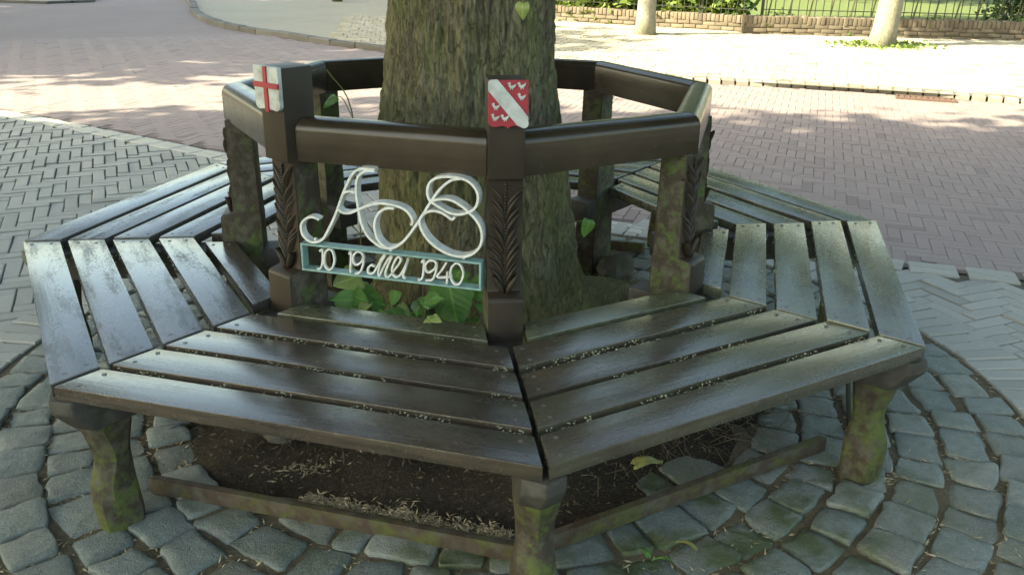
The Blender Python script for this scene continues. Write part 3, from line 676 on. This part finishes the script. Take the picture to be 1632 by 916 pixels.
def ribbon(paths,thick,y0,y1,per=6,wob=0):
    b=MB()
    for path in paths:
        P=crom([(x/1000,z/1000,0) for x,z in path],per); rings=[]
        for i,p in enumerate(P):
            d=(P[min(i+1,len(P)-1)]-P[max(i-1,0)]).normalized(); nx,nz=-d.y*thick/2,d.x*thick/2
            rings.append([(p.x+nx,y0,p.y+nz),(p.x-nx,y0,p.y-nz),(p.x-nx,y1,p.y-nz),(p.x+nx,y1,p.y+nz)])
        b.loft(rings)
    return b
def soft(me,ang=50):
    bm=bmesh.new(); bm.from_mesh(me); bmesh.ops.recalc_face_normals(bm,faces=bm.faces); bm.to_mesh(me); bm.free()
    me.polygons.foreach_set('use_smooth',[True]*len(me.polygons)); me.set_sharp_from_angle(angle=rad(ang)); return me
k0=0
for ch,paths in MONO.items():
    for pth in paths:
        obj('letter_stroke',soft(ribbon([pth],(.0060),-.0125-k0*.0007,.0125+k0*.0005).mesh('letter_stroke',WHITE)),sgn); k0+=1
b=MB()
for x in (-210,1,198): b.box(x/1000-.003,x/1000+.003,-.004,.004,.577,.597)
obj('mounting_pin',b.mesh('mounting_pin',WHITE),sgn)
fr=MB(); fz0,fz1=.507,.5835
obj('frame_bar',beveled('frame_bar',(lambda q:(q.box(-.2485,.2485,-.016,.016,fz1-.006,fz1),q.mesh('frame_bar',TEAL))[1])(MB()),.0012,1),sgn)
obj('frame_bar',beveled('frame_bar',(lambda q:(q.box(-.2485,.2485,-.016,.016,fz0,fz0+.006),q.mesh('frame_bar',TEAL))[1])(MB()),.0012,1),sgn)
for x in (-.2455,.2455): obj('frame_end',beveled('frame_end',(lambda q:(q.box(x-.003,x+.003,-.0155,.0155,fz0+.0062,fz1-.0062),q.mesh('frame_end',TEAL))[1])(MB()),.001,1),sgn)
DATE=[('digit',[[(-195,565),(-187,571),(-187,551),(-190,530),(-196,517),(-205,515)]]),('digit',[[(-167,574),(-160,571),(-156,561),(-154,547),(-157,532),(-163,521),(-171,516),(-178,519),(-183,529),(-184,543),(-181,558),(-175,569),(-167,574)]]),
('digit',[[(-111,566),(-106,574),(-107,548),(-110,526),(-109,515)]]),('digit',[[(-71,564),(-77,574),(-90,574),(-100,561),(-100,544),(-90,539),(-76,551),(-71,564),(-74,539),(-84,519),(-97,514)]]),
('letter',[[(-41,540),(-51,542),(-60,532),(-59,520),(-46,521),(-32,543),(-17,570),(-10,574),(-23,553),(-31,527),(-29,515),(-18,537),(-2,565),(8,573),(-4,547),(-12,525),(-8,514),(1,519)]]),
('letter',[[(1,519),(15,538),(31,561),(30,572),(22,571),(10,548),(7,527),(17,517),(29,523)]]),('letter',[[(29,523),(43,548),(54,574),(42,539),(37,522),(44,516)]]),
('digit',[[(88,565),(95,573),(94,549),(91,528),(85,518),(78,517)]]),('digit',[[(129,566),(123,573),(109,572),(98,558),(100,544),(110,541),(124,553),(129,566),(126,541),(116,521),(99,517)]]),
('digit',[[(156,573),(143,551),(130,531),(153,532),(170,538)],[(158,548),(156,515)]]),('digit',[[(183,574),(191,571),(197,561),(200,547),(197,533),(191,521),(183,516),(174,519),(168,529),(166,543),(168,558),(175,569),(183,574)]])]
for nm,paths in DATE: obj(nm,soft(ribbon(paths,.0046,-.0135,-.005,5).mesh(nm,WHITE)),sgn)

# ------------------------------------------------------------------ trees
def leaf_quads(C, size, rg, flat=.5):
    k=len(C); a=rg.uniform(0,2*pi,k); el=rg.normal(0,flat,k); u=np.stack([np.cos(a)*np.cos(el),np.sin(a)*np.cos(el),np.sin(el)],1)
    w_=np.cross(u,rg.normal(0,1,(k,3))*np.array([.6,.6,.2])+np.array([0,0,1.0])); w_/=np.linalg.norm(w_,axis=1)[:,None]+1e-9
    s=size*rg.uniform(.6,1.3,k)[:,None]
    return np.stack([C-u*s*.55,C+w_*s*.42-u*s*.08,C+u*s*.6,C-w_*s*.42-u*s*.08],1)
def crown_mesh(name, lobes, n, size, mat, seed, flat=.5, shell=.55):
    rg=np.random.default_rng(seed); lob=np.array(lobes); vol=lob[:,3]**2; pick=rg.choice(len(lob),n,p=vol/vol.sum())
    d=rg.normal(0,1,(n,3)); d/=np.linalg.norm(d,axis=1)[:,None]; r=rg.uniform(shell,1.05,n)
    # clumpy: pull leaves to twig centres
    C=lob[pick,:3]+d*(lob[pick,3]*r)[:,None]*np.array([1,1,.8])
    C+=rg.normal(0,size*.8,(n,3))
    return fastmesh(name,leaf_quads(C,size,rg,flat),4,mat)
def limb_mesh(name, base, height, r0, crown, mat, seed, lean=(0,0)):
    b=MB(); rr=random.Random(seed); top=crown[2]
    b.tube(crom([(0,0,-.05),(lean[0]*.3,lean[1]*.3,height*.35),(lean[0]*.7,lean[1]*.7,height*.7),(lean[0],lean[1],height)],4),[r0*1.35]+[r0*(1.1-.4*k/12) for k in range(12)],14)
    for k in range(7):
        a=k*2.4+rr.random(); s0=Vector((lean[0],lean[1],height*rr.uniform(.75,1)))
        e=Vector((crown[0]+cos(a)*crown[3]*.7,crown[1]+sin(a)*crown[3]*.7,top+rr.uniform(-.3,.6)*crown[3]))
        m=s0.lerp(e,.5)+Vector((0,0,.25*crown[3]))
        pts=crom([s0,m,e],5); b.tube(pts,[r0*.55*(1-.85*i/(len(pts)-1)) for i in range(len(pts))],7)
    return b.mesh(name,mat,True)
def lobes(cx,cy,cz,r,n,seed,flatz=.75):
    rr=random.Random(seed); L_=[(cx,cy,cz,r*.62)]
    for k in range(n):
        a=k*2.399; t=rr.uniform(-.8,.9); q=r*(1-abs(t)*.45)
        L_.append((cx+cos(a)*q*.66,cy+sin(a)*q*.66,cz+t*r*flatz,r*rr.uniform(.28,.42)))
    return L_
def make_tree(name,label,loc,h,r0,cr,crz,seed,barkm,leafm,n,size,lean=(0,0),group=None):
    t=empty(name,loc); tag(t,label,'tree',group)
    obj('trunk',limb_mesh('trunk',loc,h,r0,(lean[0],lean[1],crz,cr),barkm,seed,lean),t)
    obj('crown',crown_mesh('crown',lobes(lean[0],lean[1],crz,cr,16 if cr<4 else 34,seed,.75 if cr<4 else .5),n,size,leafm,seed),t); return t
# the lime tree inside the bench: fissured bark modelled
lime=empty('lime_tree',(-.02,.08,0)); tag(lime,'thick fissured mossy tree trunk standing inside the octagonal bench','tree')
NA,NZ=420,400; v=[]; H=3.4
prof=[(-.1,.52),(0,.47),(.08,.425),(.16,.385),(.30,.345),(.45,.333),(.6,.318),(.78,.296),(.95,.274),(1.15,.266),(1.6,.258),(2.3,.255),(2.9,.275),(3.4,.33)]
def pr_(z):
    for (a,ra),(b_,rb_) in zip(prof[:-1],prof[1:]):
        if a<=z<=b_: t=(z-a)/(b_-a); return ra+(rb_-ra)*t
    return prof[-1][1]
for i in range(NZ+1):
    t_=i/NZ; z=-.08+(1.45*t_/.85 if t_<.85 else 1.45+(t_-.85)/.15*(H+.08-1.45)); r=pr_(z)
    for j in range(NA):
        a=2*pi*j/NA; ca,sa=cos(a),sin(a)
        flare=max(0,.55-z)*.09*(sin(4*a+.6)+.6*sin(7*a+2))*.8
        lump=.035*noise.noise(Vector((ca*1.6,sa*1.6,z*1.4+3)))+.018*noise.noise(Vector((ca*4,sa*4,z*3)))
        tw=a+.10*noise.noise(Vector((ca*2,sa*2,z*2.3)))+.12*z*.3
        f1=1-abs(noise.noise(Vector((cos(tw)*8.0,sin(tw)*8.0,z*3.6))))*4.2
        f2=1-abs(noise.noise(Vector((cos(tw)*15,sin(tw)*15,z*9.0+7))))*3.6
        f3=noise.noise(Vector((cos(tw)*40,sin(tw)*40,z*22)))
        f4=noise.noise(Vector((cos(tw)*22,sin(tw)*22,z*11+31)))
        d=-.013*max(0,f1)**1.3*(.4+1.1*abs(f4))-.008*max(0,f2)**1.3+.005*f3+.009*f4
        q=r+flare+lump+d; v.append((q*ca+.035*max(0,min(1,(.7-z)/.4)),q*sa,z))
f=[(i*NA+j,i*NA+(j+1)%NA,(i+1)*NA+(j+1)%NA,(i+1)*NA+j) for i in range(NZ) for j in range(NA)]
tr=obj('trunk',mesh('trunk',v,f,BARK,True),lime)
b=MB(); rr=random.Random(2)
for k in range(8):
    a=k*.785+rr.random()*.4; e=Vector((cos(a)*3.0,sin(a)*3.0,5.2+rr.random()*2.2)); s0=Vector((cos(a)*.12,sin(a)*.12,3.15)); m=s0.lerp(e,.45)+Vector((0,0,.8))
    P=crom([s0,m,e],6); b.tube(P,[.15*(1-.85*i/(len(P)-1)) for i in range(len(P))],8)
obj('limb',b.mesh('limb',BARK,True),lime)
obj('crown',crown_mesh('crown',lobes(0,-1.0,6.4,4.5,26,11,.5),24000,.25,LEAFC,11),lime)
# surrounding trees (crowns above the frame; they shade the square)
make_tree('street_tree','tree with a pale trunk, its foot ringed by bare paving, before the low wall',(3.45,10.21,.04),3.2,.125,1.9,4.9,21,PALEBARK,LEAFC,3500,.18)
t2=make_tree('street_tree','pale tree trunk leaning slightly, with yellowish moss round its foot before the low wall',(6.41,8.86,.04),3.2,.15,2.0,5.2,22,PALEBARK,LEAFC,3500,.18,(.35,.05))
make_tree('street_tree','thin dark trunk on the shaded pavement beyond the curved kerb',(-1.34,16.7,.04),3.2,.085,1.9,5,23,BARK,LEAFC,2500,.2)
make_tree('shade_tree','broad leafy tree shading the bench from the open side of the square',(-9.6,-1.65,0),3.6,.30,5.5,6.9,31,BARK,LEAFC,32000,.27)
make_tree('shade_tree','smaller unseen leafy tree added to fill the shade gap beside the broad shade tree',(-5.4,-.8,0),3.6,.2,3.3,6.7,34,BARK,LEAFC,12000,.26)  # added out of view to close the sunlit gap between two crowns
make_tree('shade_tree','broad unseen leafy tree added to darken the right paving and slats',(7.6,-1.2,0),3.6,.28,4.6,6.6,35,BARK,LEAFC,18000,.27)  # added out of view to darken the right paving and slat reflections
make_tree('shade_tree','broad leafy tree shading the far end of the brick road',(-11.9,9.5,0),3.6,.28,4.7,6.8,32,BARK,LEAFC,15000,.28)
make_tree('shade_tree','broad leafy tree at the far bend of the brick road',(-12.4,15.2,0),3.6,.28,4.9,6.8,33,BARK,LEAFC,15000,.28)
for k,(x,y,r,cz,lb) in enumerate([(8.5,18.5,4.4,5.2,'large garden tree on the lawn behind the dark shrub'),(14.5,14.5,4.2,4.8,'garden tree with low crown at the far edge of the lawn'),(3.2,22.5,3.8,5.0,'garden tree standing behind the ivy hedge')]):
    make_tree('garden_tree',lb,(x,y,.1),3.0,.22,r,cz,41+k,BARK,LEAFC,9000,.26)

# moss round the foot of the leaning trunk
rg=np.random.default_rng(77); k=500; a=rg.uniform(0,2*pi,k); r=np.abs(rg.normal(.35,.16,k)); C=np.stack([6.41+r*np.cos(a)*1.3,8.86+r*np.sin(a)*.9,.055+rg.uniform(0,.02,k)],1)
tag(obj('moss_tuft',fastmesh('moss_tuft',leaf_quads(C,.05,rg,.5),4,IVY)),'low yellowish moss and weeds round the foot of the leaning trunk','weeds',kind='stuff')

# ------------------------------------------------------------------ garden wall, fence, hedge, lawn
def wall_section(name,label,p0,p1,h,cop):
    w_=empty(name,(p0[0],p0[1],.04),atan2(p1[1]-p0[1],p1[0]-p0[0])); tag(w_,label,'wall',None)
    L_=hypot(p1[0]-p0[0],p1[1]-p0[1]); b=MB(); b.box(.012,L_-.012,.012,.208,-.06,h-.03); obj('mortar_core',b.mesh('mortar_core',MORTAR),w_)
    cm=[]; st=[]
    for q in range(4):
        bb=MB(); bb.box(-.029,.029,-.004,.224,-.105+R.uniform(-.01,.01),0); cm.append(beveled('coping_brick',bb.mesh('coping_brick',WALLB),.007,2))
        bb=MB(); bb.box(-.095,.095,0,.05,-.026,.026); st.append(beveled('brick',bb.mesh('brick',WALLB),.008,2))
    n_=int(L_/.066)
    for i in range(n_): obj('coping_brick',cm[i%4],w_,((i+.5)*L_/n_,R.gauss(0,.005),h+R.gauss(0,.006)),R.gauss(0,.02))
    z=h-.105-.034
    rw=0
    while z>-.02:
        x=.0 if rw%2 else -.1
        while x<L_-.05:
            if x>0.05: obj('brick',st[rw%4],w_,(x+.05,R.gauss(-.002,.004),z+R.gauss(0,.004)),R.gauss(0,.015))
            x+=.2
        z-=.06; rw+=1
    return w_
wall_section('garden_wall','low brick garden wall with upright coping bricks along the ivy hedge',(1.2,13.2),(5.17,10.55),.245,0)
wall_section('garden_wall','low brick garden wall with upright coping bricks along the mown lawn',(5.00,10.34),(11.5,8.95),.270,0)
def fence(label,p0,p1,z0):
    a=atan2(p1[1]-p0[1],p1[0]-p0[0]); e=empty('iron_fence',(p0[0],p0[1],z0),a); tag(e,label,'fence'); L_=hypot(p1[0]-p0[0],p1[1]-p0[1])
    b=MB(); b.tube([(0,0,-.02),(0,0,.5),(0,0,1.05)],[.007,.007,.007],6); b.loft([[(.012*cos(k*pi/2),.012*sin(k*pi/2),1.05) for k in range(4)],[(.002*cos(k*pi/2),.002*sin(k*pi/2),1.13) for k in range(4)]]); bar=b.mesh('bar',IRON)
    for i in range(int(L_/.118)): obj('bar',bar,e,(.06+i*.118+R.gauss(0,.004),0,0),0,(R.gauss(0,.006),R.gauss(0,.008),0))
    for z in (.085,.95): b=MB(); b.box(0,L_,-.012,.012,z-.006,z+.006); obj('rail',b.mesh('rail',IRON),e)
    b=MB(); b.box(-.02,.02,-.02,.02,-.2,1.2)
    pm=b.mesh('fence_post',IRON)
    for i in range(int(L_/2.0)+1): obj('fence_post',pm,e,(i*2.0,0.03,0))
fence('thin dark iron railing above the wall in front of the ivy hedge',(1.25,13.28),(5.22,10.63),.285)
fence('thin dark iron railing above the wall in front of the mown lawn',(5.3,10.40),(11.6,9.06),.310)
sheet('lawn',[(1.2,13.36),(5.2,10.72),(5.3,10.45),(11.6,9.1),(30,5.5),(60,60),(1.6,60),(.9,20)],.16,LAWN)
def hedge(name,label,cat,pts,r,h,n,mat,seed,size):
    e=empty(name,(pts[0][0],pts[0][1],.1)); tag(e,label,cat); rg=np.random.default_rng(seed); L_=[]
    for (x,y) in pts:
        for z in (0,.35,.75):
            if z<h: L_.append((x-pts[0][0]+rg.normal(0,.08),y-pts[0][1]+rg.normal(0,.08),z+rg.uniform(0,.15),r*rg.uniform(.7,1.1)))
    obj('foliage',crown_mesh('foliage',L_,n,size,mat,seed,.6,.3),e)
    b=MB()
    for (x,y) in pts: b.tube([(x-pts[0][0],y-pts[0][1],-.1),(x-pts[0][0]+.1,y-pts[0][1],.6)],[.02,.008],6)
    obj('stem',b.mesh('stem',BARK),e)
hedge('ivy_hedge','sunlit yellow-green ivy hedge behind the iron railing','hedge',[(1.4+.36*k,13.75-.245*k) for k in range(11)],.46,1,20000,IVY,51,.11)
hedge('garden_shrub','dark green dense shrub behind the railing beside the lawn','shrub',[(9.2+.4*k,10.35-.05*k) for k in range(7)]+[(9.6+.5*k,10.9) for k in range(5)],.45,1,6500,DARKIVY,52,.08)
hedge('ivy_hedge','thin strip of weeds growing through the railing at the lawn edge','weeds',[(5.4+.3*k,10.52-.064*k) for k in range(13)],.16,.2,1800,IVY,53,.06)

# storm drain
dr=empty('drain_grate',(4.66,4.86,.004),rad(-28)); tag(dr,'rusty slotted drain grate set in the gutter at the kerb','drain')
b=MB(); b.box(-.26,.26,-.10,-.08,-.01,.012); b.box(-.26,.26,.08,.10,-.01,.012); b.box(-.26,-.24,-.08,.08,-.01,.012); b.box(.24,.26,-.08,.08,-.01,.012); obj('frame',b.mesh('frame',GRATE),dr)
b=MB(); b.box(-.016,.016,-.079,.079,-.01,.010); bm_=b.mesh('grate_bar',GRATE)
for k in range(9): obj('grate_bar',bm_,dr,(-.2+k*.05,0,0))

# ------------------------------------------------------------------ plants at the trunk foot
def bigleaf(name,mat,seed):
    r=random.Random(seed); n=12; v=[]; f=[]
    for i in range(n+1):
        t=i/n; y=t; w_=.50*max(0,sin(pi*min(1,(t*.95+.05))**.66))**.75*(1-.12*t) if t<1 else .002
        bend=-.28*t*t+.08*sin(t*5+seed); 
        for s in (-1,-.66,-.33,0,.33,.66,1):
            ser=1+ (.06 if (i%2 and abs(s)==1) else 0)
            v.append((s*w_*ser,y-.10*abs(s)*(1-t)*1.2,bend+.16*abs(s)*w_*2-.14*s*s+.03*sin(7*t+4*s+seed)))
    for i in range(n):
        for j in range(6): f.append((i*7+j,i*7+j+1,(i+1)*7+j+1,(i+1)*7+j))
    return mesh(name,v,f,mat,True)
BL=[bigleaf('leaf',BIGL,k) for k in range(4)]; PL=[bigleaf('leaf',PALEL,k) for k in range(2)]
def put_leaf(parent,base,tip,size,me,roll=0,off=(0,0,0)):
    b_=Vector(base)-Vector(off); d=(Vector(tip)-Vector(base)).normalized(); up=Vector((0,-.5,.85)); x=d.cross(up).normalized(); z=x.cross(d)
    m=Matrix((x,d,z)).transposed() @ Matrix.Rotation(roll,3,'Y')
    o=bpy.data.objects.new('leaf',me); o.matrix_local=Matrix.Translation(b_) @ m.to_4x4() @ Matrix.Scale(size,4); link(o,parent)
sp=empty('lime_sprout',(-.22,-.40,.03)); tag(sp,'leafy green sprouts growing at the trunk foot beneath the memorial sign','plant')
LV=[((-.40,-.44,.36),(-.30,-.55,.40),.13,0,.3),((-.34,-.5,.36),(-.48,-.60,.33),.125,1,-.2),((-.12,-.46,.40),(-.10,-.60,.31),.14,2,.1),((-.18,-.48,.36),(-.24,-.60,.385),.11,3,.4),((-.22,-.50,.33),(-.12,-.62,.30),.11,0,-.4),((-.08,-.42,.42),(-.17,-.55,.42),.10,1,.2),((-.05,-.42,.38),(.03,-.55,.385),.10,2,.5),((-.26,-.50,.33),(-.34,-.62,.30),.10,3,0),((-.02,-.48,.34),(.05,-.60,.33),.085,1,-.3),((-.30,-.42,.43),(-.38,-.52,.445),.08,2,.2),((-.16,-.55,.30),(-.20,-.66,.29),.09,0,.1),((-.43,-.46,.30),(-.46,-.58,.27),.08,3,.2)]
for (b0,t0,s0,k,rl_) in LV: put_leaf(sp,b0,t0,s0*R.uniform(.65,.95),BL[k],rl_,(-.22,-.40,.03))
put_leaf(sp,(-.30,-.50,.30),(-.22,-.62,.33),.09,PL[0],.7,(-.22,-.40,.03)); put_leaf(sp,(-.38,-.44,.42),(-.44,-.55,.46),.085,PL[1],-.5,(-.22,-.40,.03))
for _ in range(16):
    q=(R.uniform(-.46,.0),R.uniform(-.60,-.46),R.uniform(.26,.42)); a_=R.uniform(0,6.28)
    LV.append((q,(q[0]+.1*cos(a_),q[1]-.06,q[2]+R.uniform(-.05,.05)),R.uniform(.035,.07),R.randrange(4),R.gauss(0,.5)))
    put_leaf(sp,q,LV[-1][1],LV[-1][2],(PL[0] if R.random()<.25 else BL[LV[-1][3]]),LV[-1][4],(-.22,-.40,.03))
b=MB()
for (b0,t0,s0,k,rl_) in LV: b.tube(crom([(0,0,-.02),((b0[0]+.22)*.5,(b0[1]+.40)*.7-.02,(b0[2]-.03)*.6),(b0[0]+.22,b0[1]+.40,b0[2]-.03)],4),.0026,5)
b.tube([(.12,-.08,.16),(.16,-.20,.28),(.20,-.26,.38)],.003,5)
obj('stem',b.mesh('stem',STEM,True),sp)
sd_=empty('seedling',(-.19,-.765,.405)); tag(sd_,'tiny pale green seedling rooted in the gap of the innermost slat','plant')
for q in (((-.185,-.765,.425),(-.165,-.79,.435),.030,0),((-.185,-.765,.43),(-.19,-.79,.445),.022,1),((-.187,-.765,.42),(-.21,-.785,.432),.02,0)): put_leaf(sd_,q[0],q[1],q[2],PL[q[3]],.2,(-.19,-.765,.405))
b=MB(); b.tube([(0,0,-.01),(.004,0,.03)],.0015,5); b.tube([(0,0,0),(-.03,-.03,.0085)],.0012,5); obj('stem',b.mesh('stem',STEM),sd_)
hl=empty('hanging_leaf',(.09,-.27,1.25)); tag(hl,'single yellow-green leaf hanging in front of the trunk bark','leaf')
put_leaf(hl,(.095,-.36,1.172),(.085,-.375,1.10),.042,PL[0],.3,(.09,-.27,1.25)); b=MB(); b.tube([(0,.05,.05),(.005,-.06,-.02),(.005,-.09,-.078)],.0015,5); obj('stem',b.mesh('stem',STEM),hl)
hl=empty('bark_sprig',(.36,-.12,.40)); tag(hl,'small bright green leaf growing from the side of the trunk','leaf')
put_leaf(hl,(.345,-.20,.50),(.335,-.24,.44),.052,BL[1],-.5,(.36,-.12,.40)); b=MB(); b.tube([(-.06,.06,.05),(-.015,-.08,.10)],.002,5); obj('stem',b.mesh('stem',STEM),hl)
sh=empty('weed_shoot',(-.40,.15,.2)); tag(sh,'thin wiry weed shoot with one leaf behind the front rail','plant')
b=MB(); b.tube(crom([(0,0,-.15),(.01,-.05,.25),(.0,-.05,.60),(-.07,-.08,.735)],5),.0022,5); b.tube(crom([(.0,-.05,.58),(-.03,-.06,.645),(-.07,-.06,.64)],4),.0016,5); obj('stem',b.mesh('stem',STEM),sh); put_leaf(sh,(-.45,.10,.845),(-.50,.08,.82),.05,BL[3],.2,(-.40,.15,.2))

# ------------------------------------------------------------------ stones, litter, straw
def rock(name,loc,dim,seed,label,cat='stone',parent=None):
    bm=bmesh.new(); bmesh.ops.create_icosphere(bm,subdivisions=4,radius=1)
    for v_ in bm.verts:
        p=v_.co.copy(); q=1+.35*noise.noise(p*1.1+Vector((seed,0,0)))+.12*noise.noise(p*3.2+Vector((0,seed,0)))+.03*noise.noise(p*11)
        for a in range(3):   # flatten into facets
            d=Vector((sin(seed*3+a*2),cos(seed*5+a*3),sin(seed+a))).normalized(); h=p.dot(d)
            if h>.55: q*=.55/h*.25+.75
        v_.co=Vector((p.x*dim[0],p.y*dim[1],p.z*dim[2]))*q
    me=bpy.data.meshes.new(name); bm.to_mesh(me); bm.free(); me.materials.append(STONE); me.polygons.foreach_set('use_smooth',[True]*len(me.polygons)); me.set_sharp_from_angle(angle=rad(30))
    o=obj(name,me,parent,loc,seed); 
    if parent is None: tag(o,label,cat)
rock('fieldstone',(-.60,-.62,.03),(.05,.06,.09),1.3,'upright rough stone on the soil under the seat, beside the dark root')
rock('fieldstone',(-.06,-.80,.05),(.07,.07,.085),2.6,'rough stone on the soil just behind the front leg of the bench')
rock('fieldstone',(.62,.45,.06),(.10,.08,.09),3.9,'grey stone lying among straw under the back of the bench')
b=MB(); b.tube(crom([(-.18,-.28,.10),(-.34,-.46,.10),(-.46,-.60,.06),(-.60,-.68,-.03)],5),[.13,.13,.125,.12,.115,.11,.105,.10,.09,.085,.08,.07,.06,.05,.04,.03],12); b.tube(crom([(-.05,-.3,.08),(-.2,-.55,.05),(-.33,-.66,-.02)],5),[.1,.095,.09,.085,.08,.075,.07,.06,.05,.04,.03],10)
obj('root',b.mesh('root',BARK,True),lime)
b=MB(); b.tube(crom([(.30,.05,.10),(.55,.16,.06),(.78,.30,.0)],5),[.10,.095,.09,.08,.075,.07,.06,.055,.05,.04,.03],10); obj('root',b.mesh('root',BARK,True),lime)
rg=np.random.default_rng(9)
def flakes(name,label,cat,pts,size,mat,long=1.0,flat=.35):
    C=np.array(pts); k=len(C); a=rg.uniform(0,2*pi,k); el=rg.normal(0,flat,k); s=size*rg.uniform(.4,1.4,k)
    u=np.stack([np.cos(a)*np.cos(el),np.sin(a)*np.cos(el),np.sin(el)],1)*s[:,None]*long
    w_=np.stack([-np.sin(a),np.cos(a),rg.normal(0,.4,k)],1)*s[:,None]*.4
    up=np.zeros((k,3)); up[:,2]=s*.25
    Q1=np.stack([C-u,C-w_*.9+up*.3,C+w_*.2+up,C+w_*.6],1)
    Q2=np.stack([C-w_*.9+up*.3,C+u,C+w_*.6,C+w_*.2+up],1)
    return tag(obj(name,fastmesh(name,np.concatenate([Q1,Q2]),4,mat)),label,cat,None,'stuff')
pts=[]
while len(pts)<5200:
    a=R.random()*2*pi; r=R.random()**.5*.99; x=SB[0]+r*cos(a); y=SB[1]+r*sin(a)
    if y<.6: pts.append((x,y,soil_z(x,y)+R.uniform(.002,.008)))
flakes('leaf_litter','dark brown leaf and twig litter scattered over the soil under the bench','litter',pts,.0085,LITTER)
# pale husks gathered inside the front left base board, drying straw at the bed edge
pts=[]
n1=Vector((cos(rad(-112.5)),sin(rad(-112.5)))); t1=Vector((-n1.y,n1.x))
for _ in range(1500):
    s=R.uniform(-.12,.42); d=1.094-abs(R.gauss(0,.022)); p=n1*d+t1*s; pts.append((p.x,p.y,max(.012,soil_z(p.x,p.y))+.012+abs(R.gauss(0,.006))))
for _ in range(110):
    x,y=R.gauss(-.52,.07),R.gauss(-.80,.02); pts.append((x,y,soil_z(x,y)+.006))
flakes('seed_husks','pale dry seed husks drifted against the inside of the front base board','litter',pts,.0075,SEED,1.5)
pts=[]
while len(pts)<6500:
    a=R.uniform(-pi,.35); r=R.uniform(.95,1.66); x=RC[0]+r*cos(a); y=RC[1]+r*sin(a)
    if noise.noise(Vector((x*3.2,y*3.2,2)))>-.12 and infront(x,y,.3): pts.append((x,y,-.006+R.uniform(0,.005)))
flakes('joint_straw','dry grass clippings and husks lodged in the joints between the setts','litter',pts,.0065,STRAW,1.6)
# dry stalks
def stalks(name,label,spots,n,ln,seed,mat=STRAW):
    r=random.Random(seed); b=MB()
    for _ in range(n):
        cx,cy,sp_=r.choice(spots); x,y=r.gauss(cx,sp_),r.gauss(cy,sp_*.7); a=r.random()*2*pi; l=ln*r.uniform(.4,1.2); z=soil_z(x,y)+.004; hh=r.uniform(.005,.05)
        b.tube([(x,y,z),(x+cos(a)*l*.5,y+sin(a)*l*.5,z+hh),(x+cos(a+.4)*l,y+sin(a+.4)*l,z+hh*r.uniform(-.1,.6))],[.0012,.001,.0005],4)
    tag(obj(name,b.mesh(name,mat)),label,'dry grass',None,'stuff')
stalks('dry_grass','tangle of dry brown grass stalks on the soil under the right seat',[(.78,-.58,.10),(.62,-.62,.12),(.45,-.75,.12)],260,.11,4,LITTER)
stalks('dry_straw','pale straw lying under the back of the bench beside the trunk',[(.58,.25,.10),(.62,.42,.1)],110,.16,5)
stalks('dry_grass','few thin dry stalks scattered over the soil behind the front board',[(-.2,-.85,.2),(.25,-.9,.15),(-.5,-.7,.15)],26,.05,6,LITTER)
def fallen(x,y,rz,s,label,mat=0,z=None,tilt=.2):
    me=bigleaf('fallen_leaf',YLEAF if mat==0 else (PALEL if mat==1 else BIGL),int(abs(x*100))%7); z=soil_z(x,y)+.03 if z is None else z
    o=obj('fallen_leaf',me,None,(x,y,z),0,(tilt,.3,rz)); o.scale=(s*.42,s,s); tag(o,label,'leaf',None)
fallen(.345,-.90,rad(-75),.085,'narrow curled yellowish leaf lying on the dark soil behind the right base board')
fallen(.40,-1.245,rad(40),.05,'small curled tan leaf on the setts before the right base board',0,.03)
fallen(1.02,-1.10,rad(120),.022,'tiny bright tan leaf scrap between the setts beside the right leg',0,.018)
fallen(.28,-1.26,rad(10),.045,'small green weed leaf between the setts beside the front leg',2,.03)
fallen(.33,-1.275,rad(70),.04,'tiny curled green leaf at the foot of the right base board',2,.028)
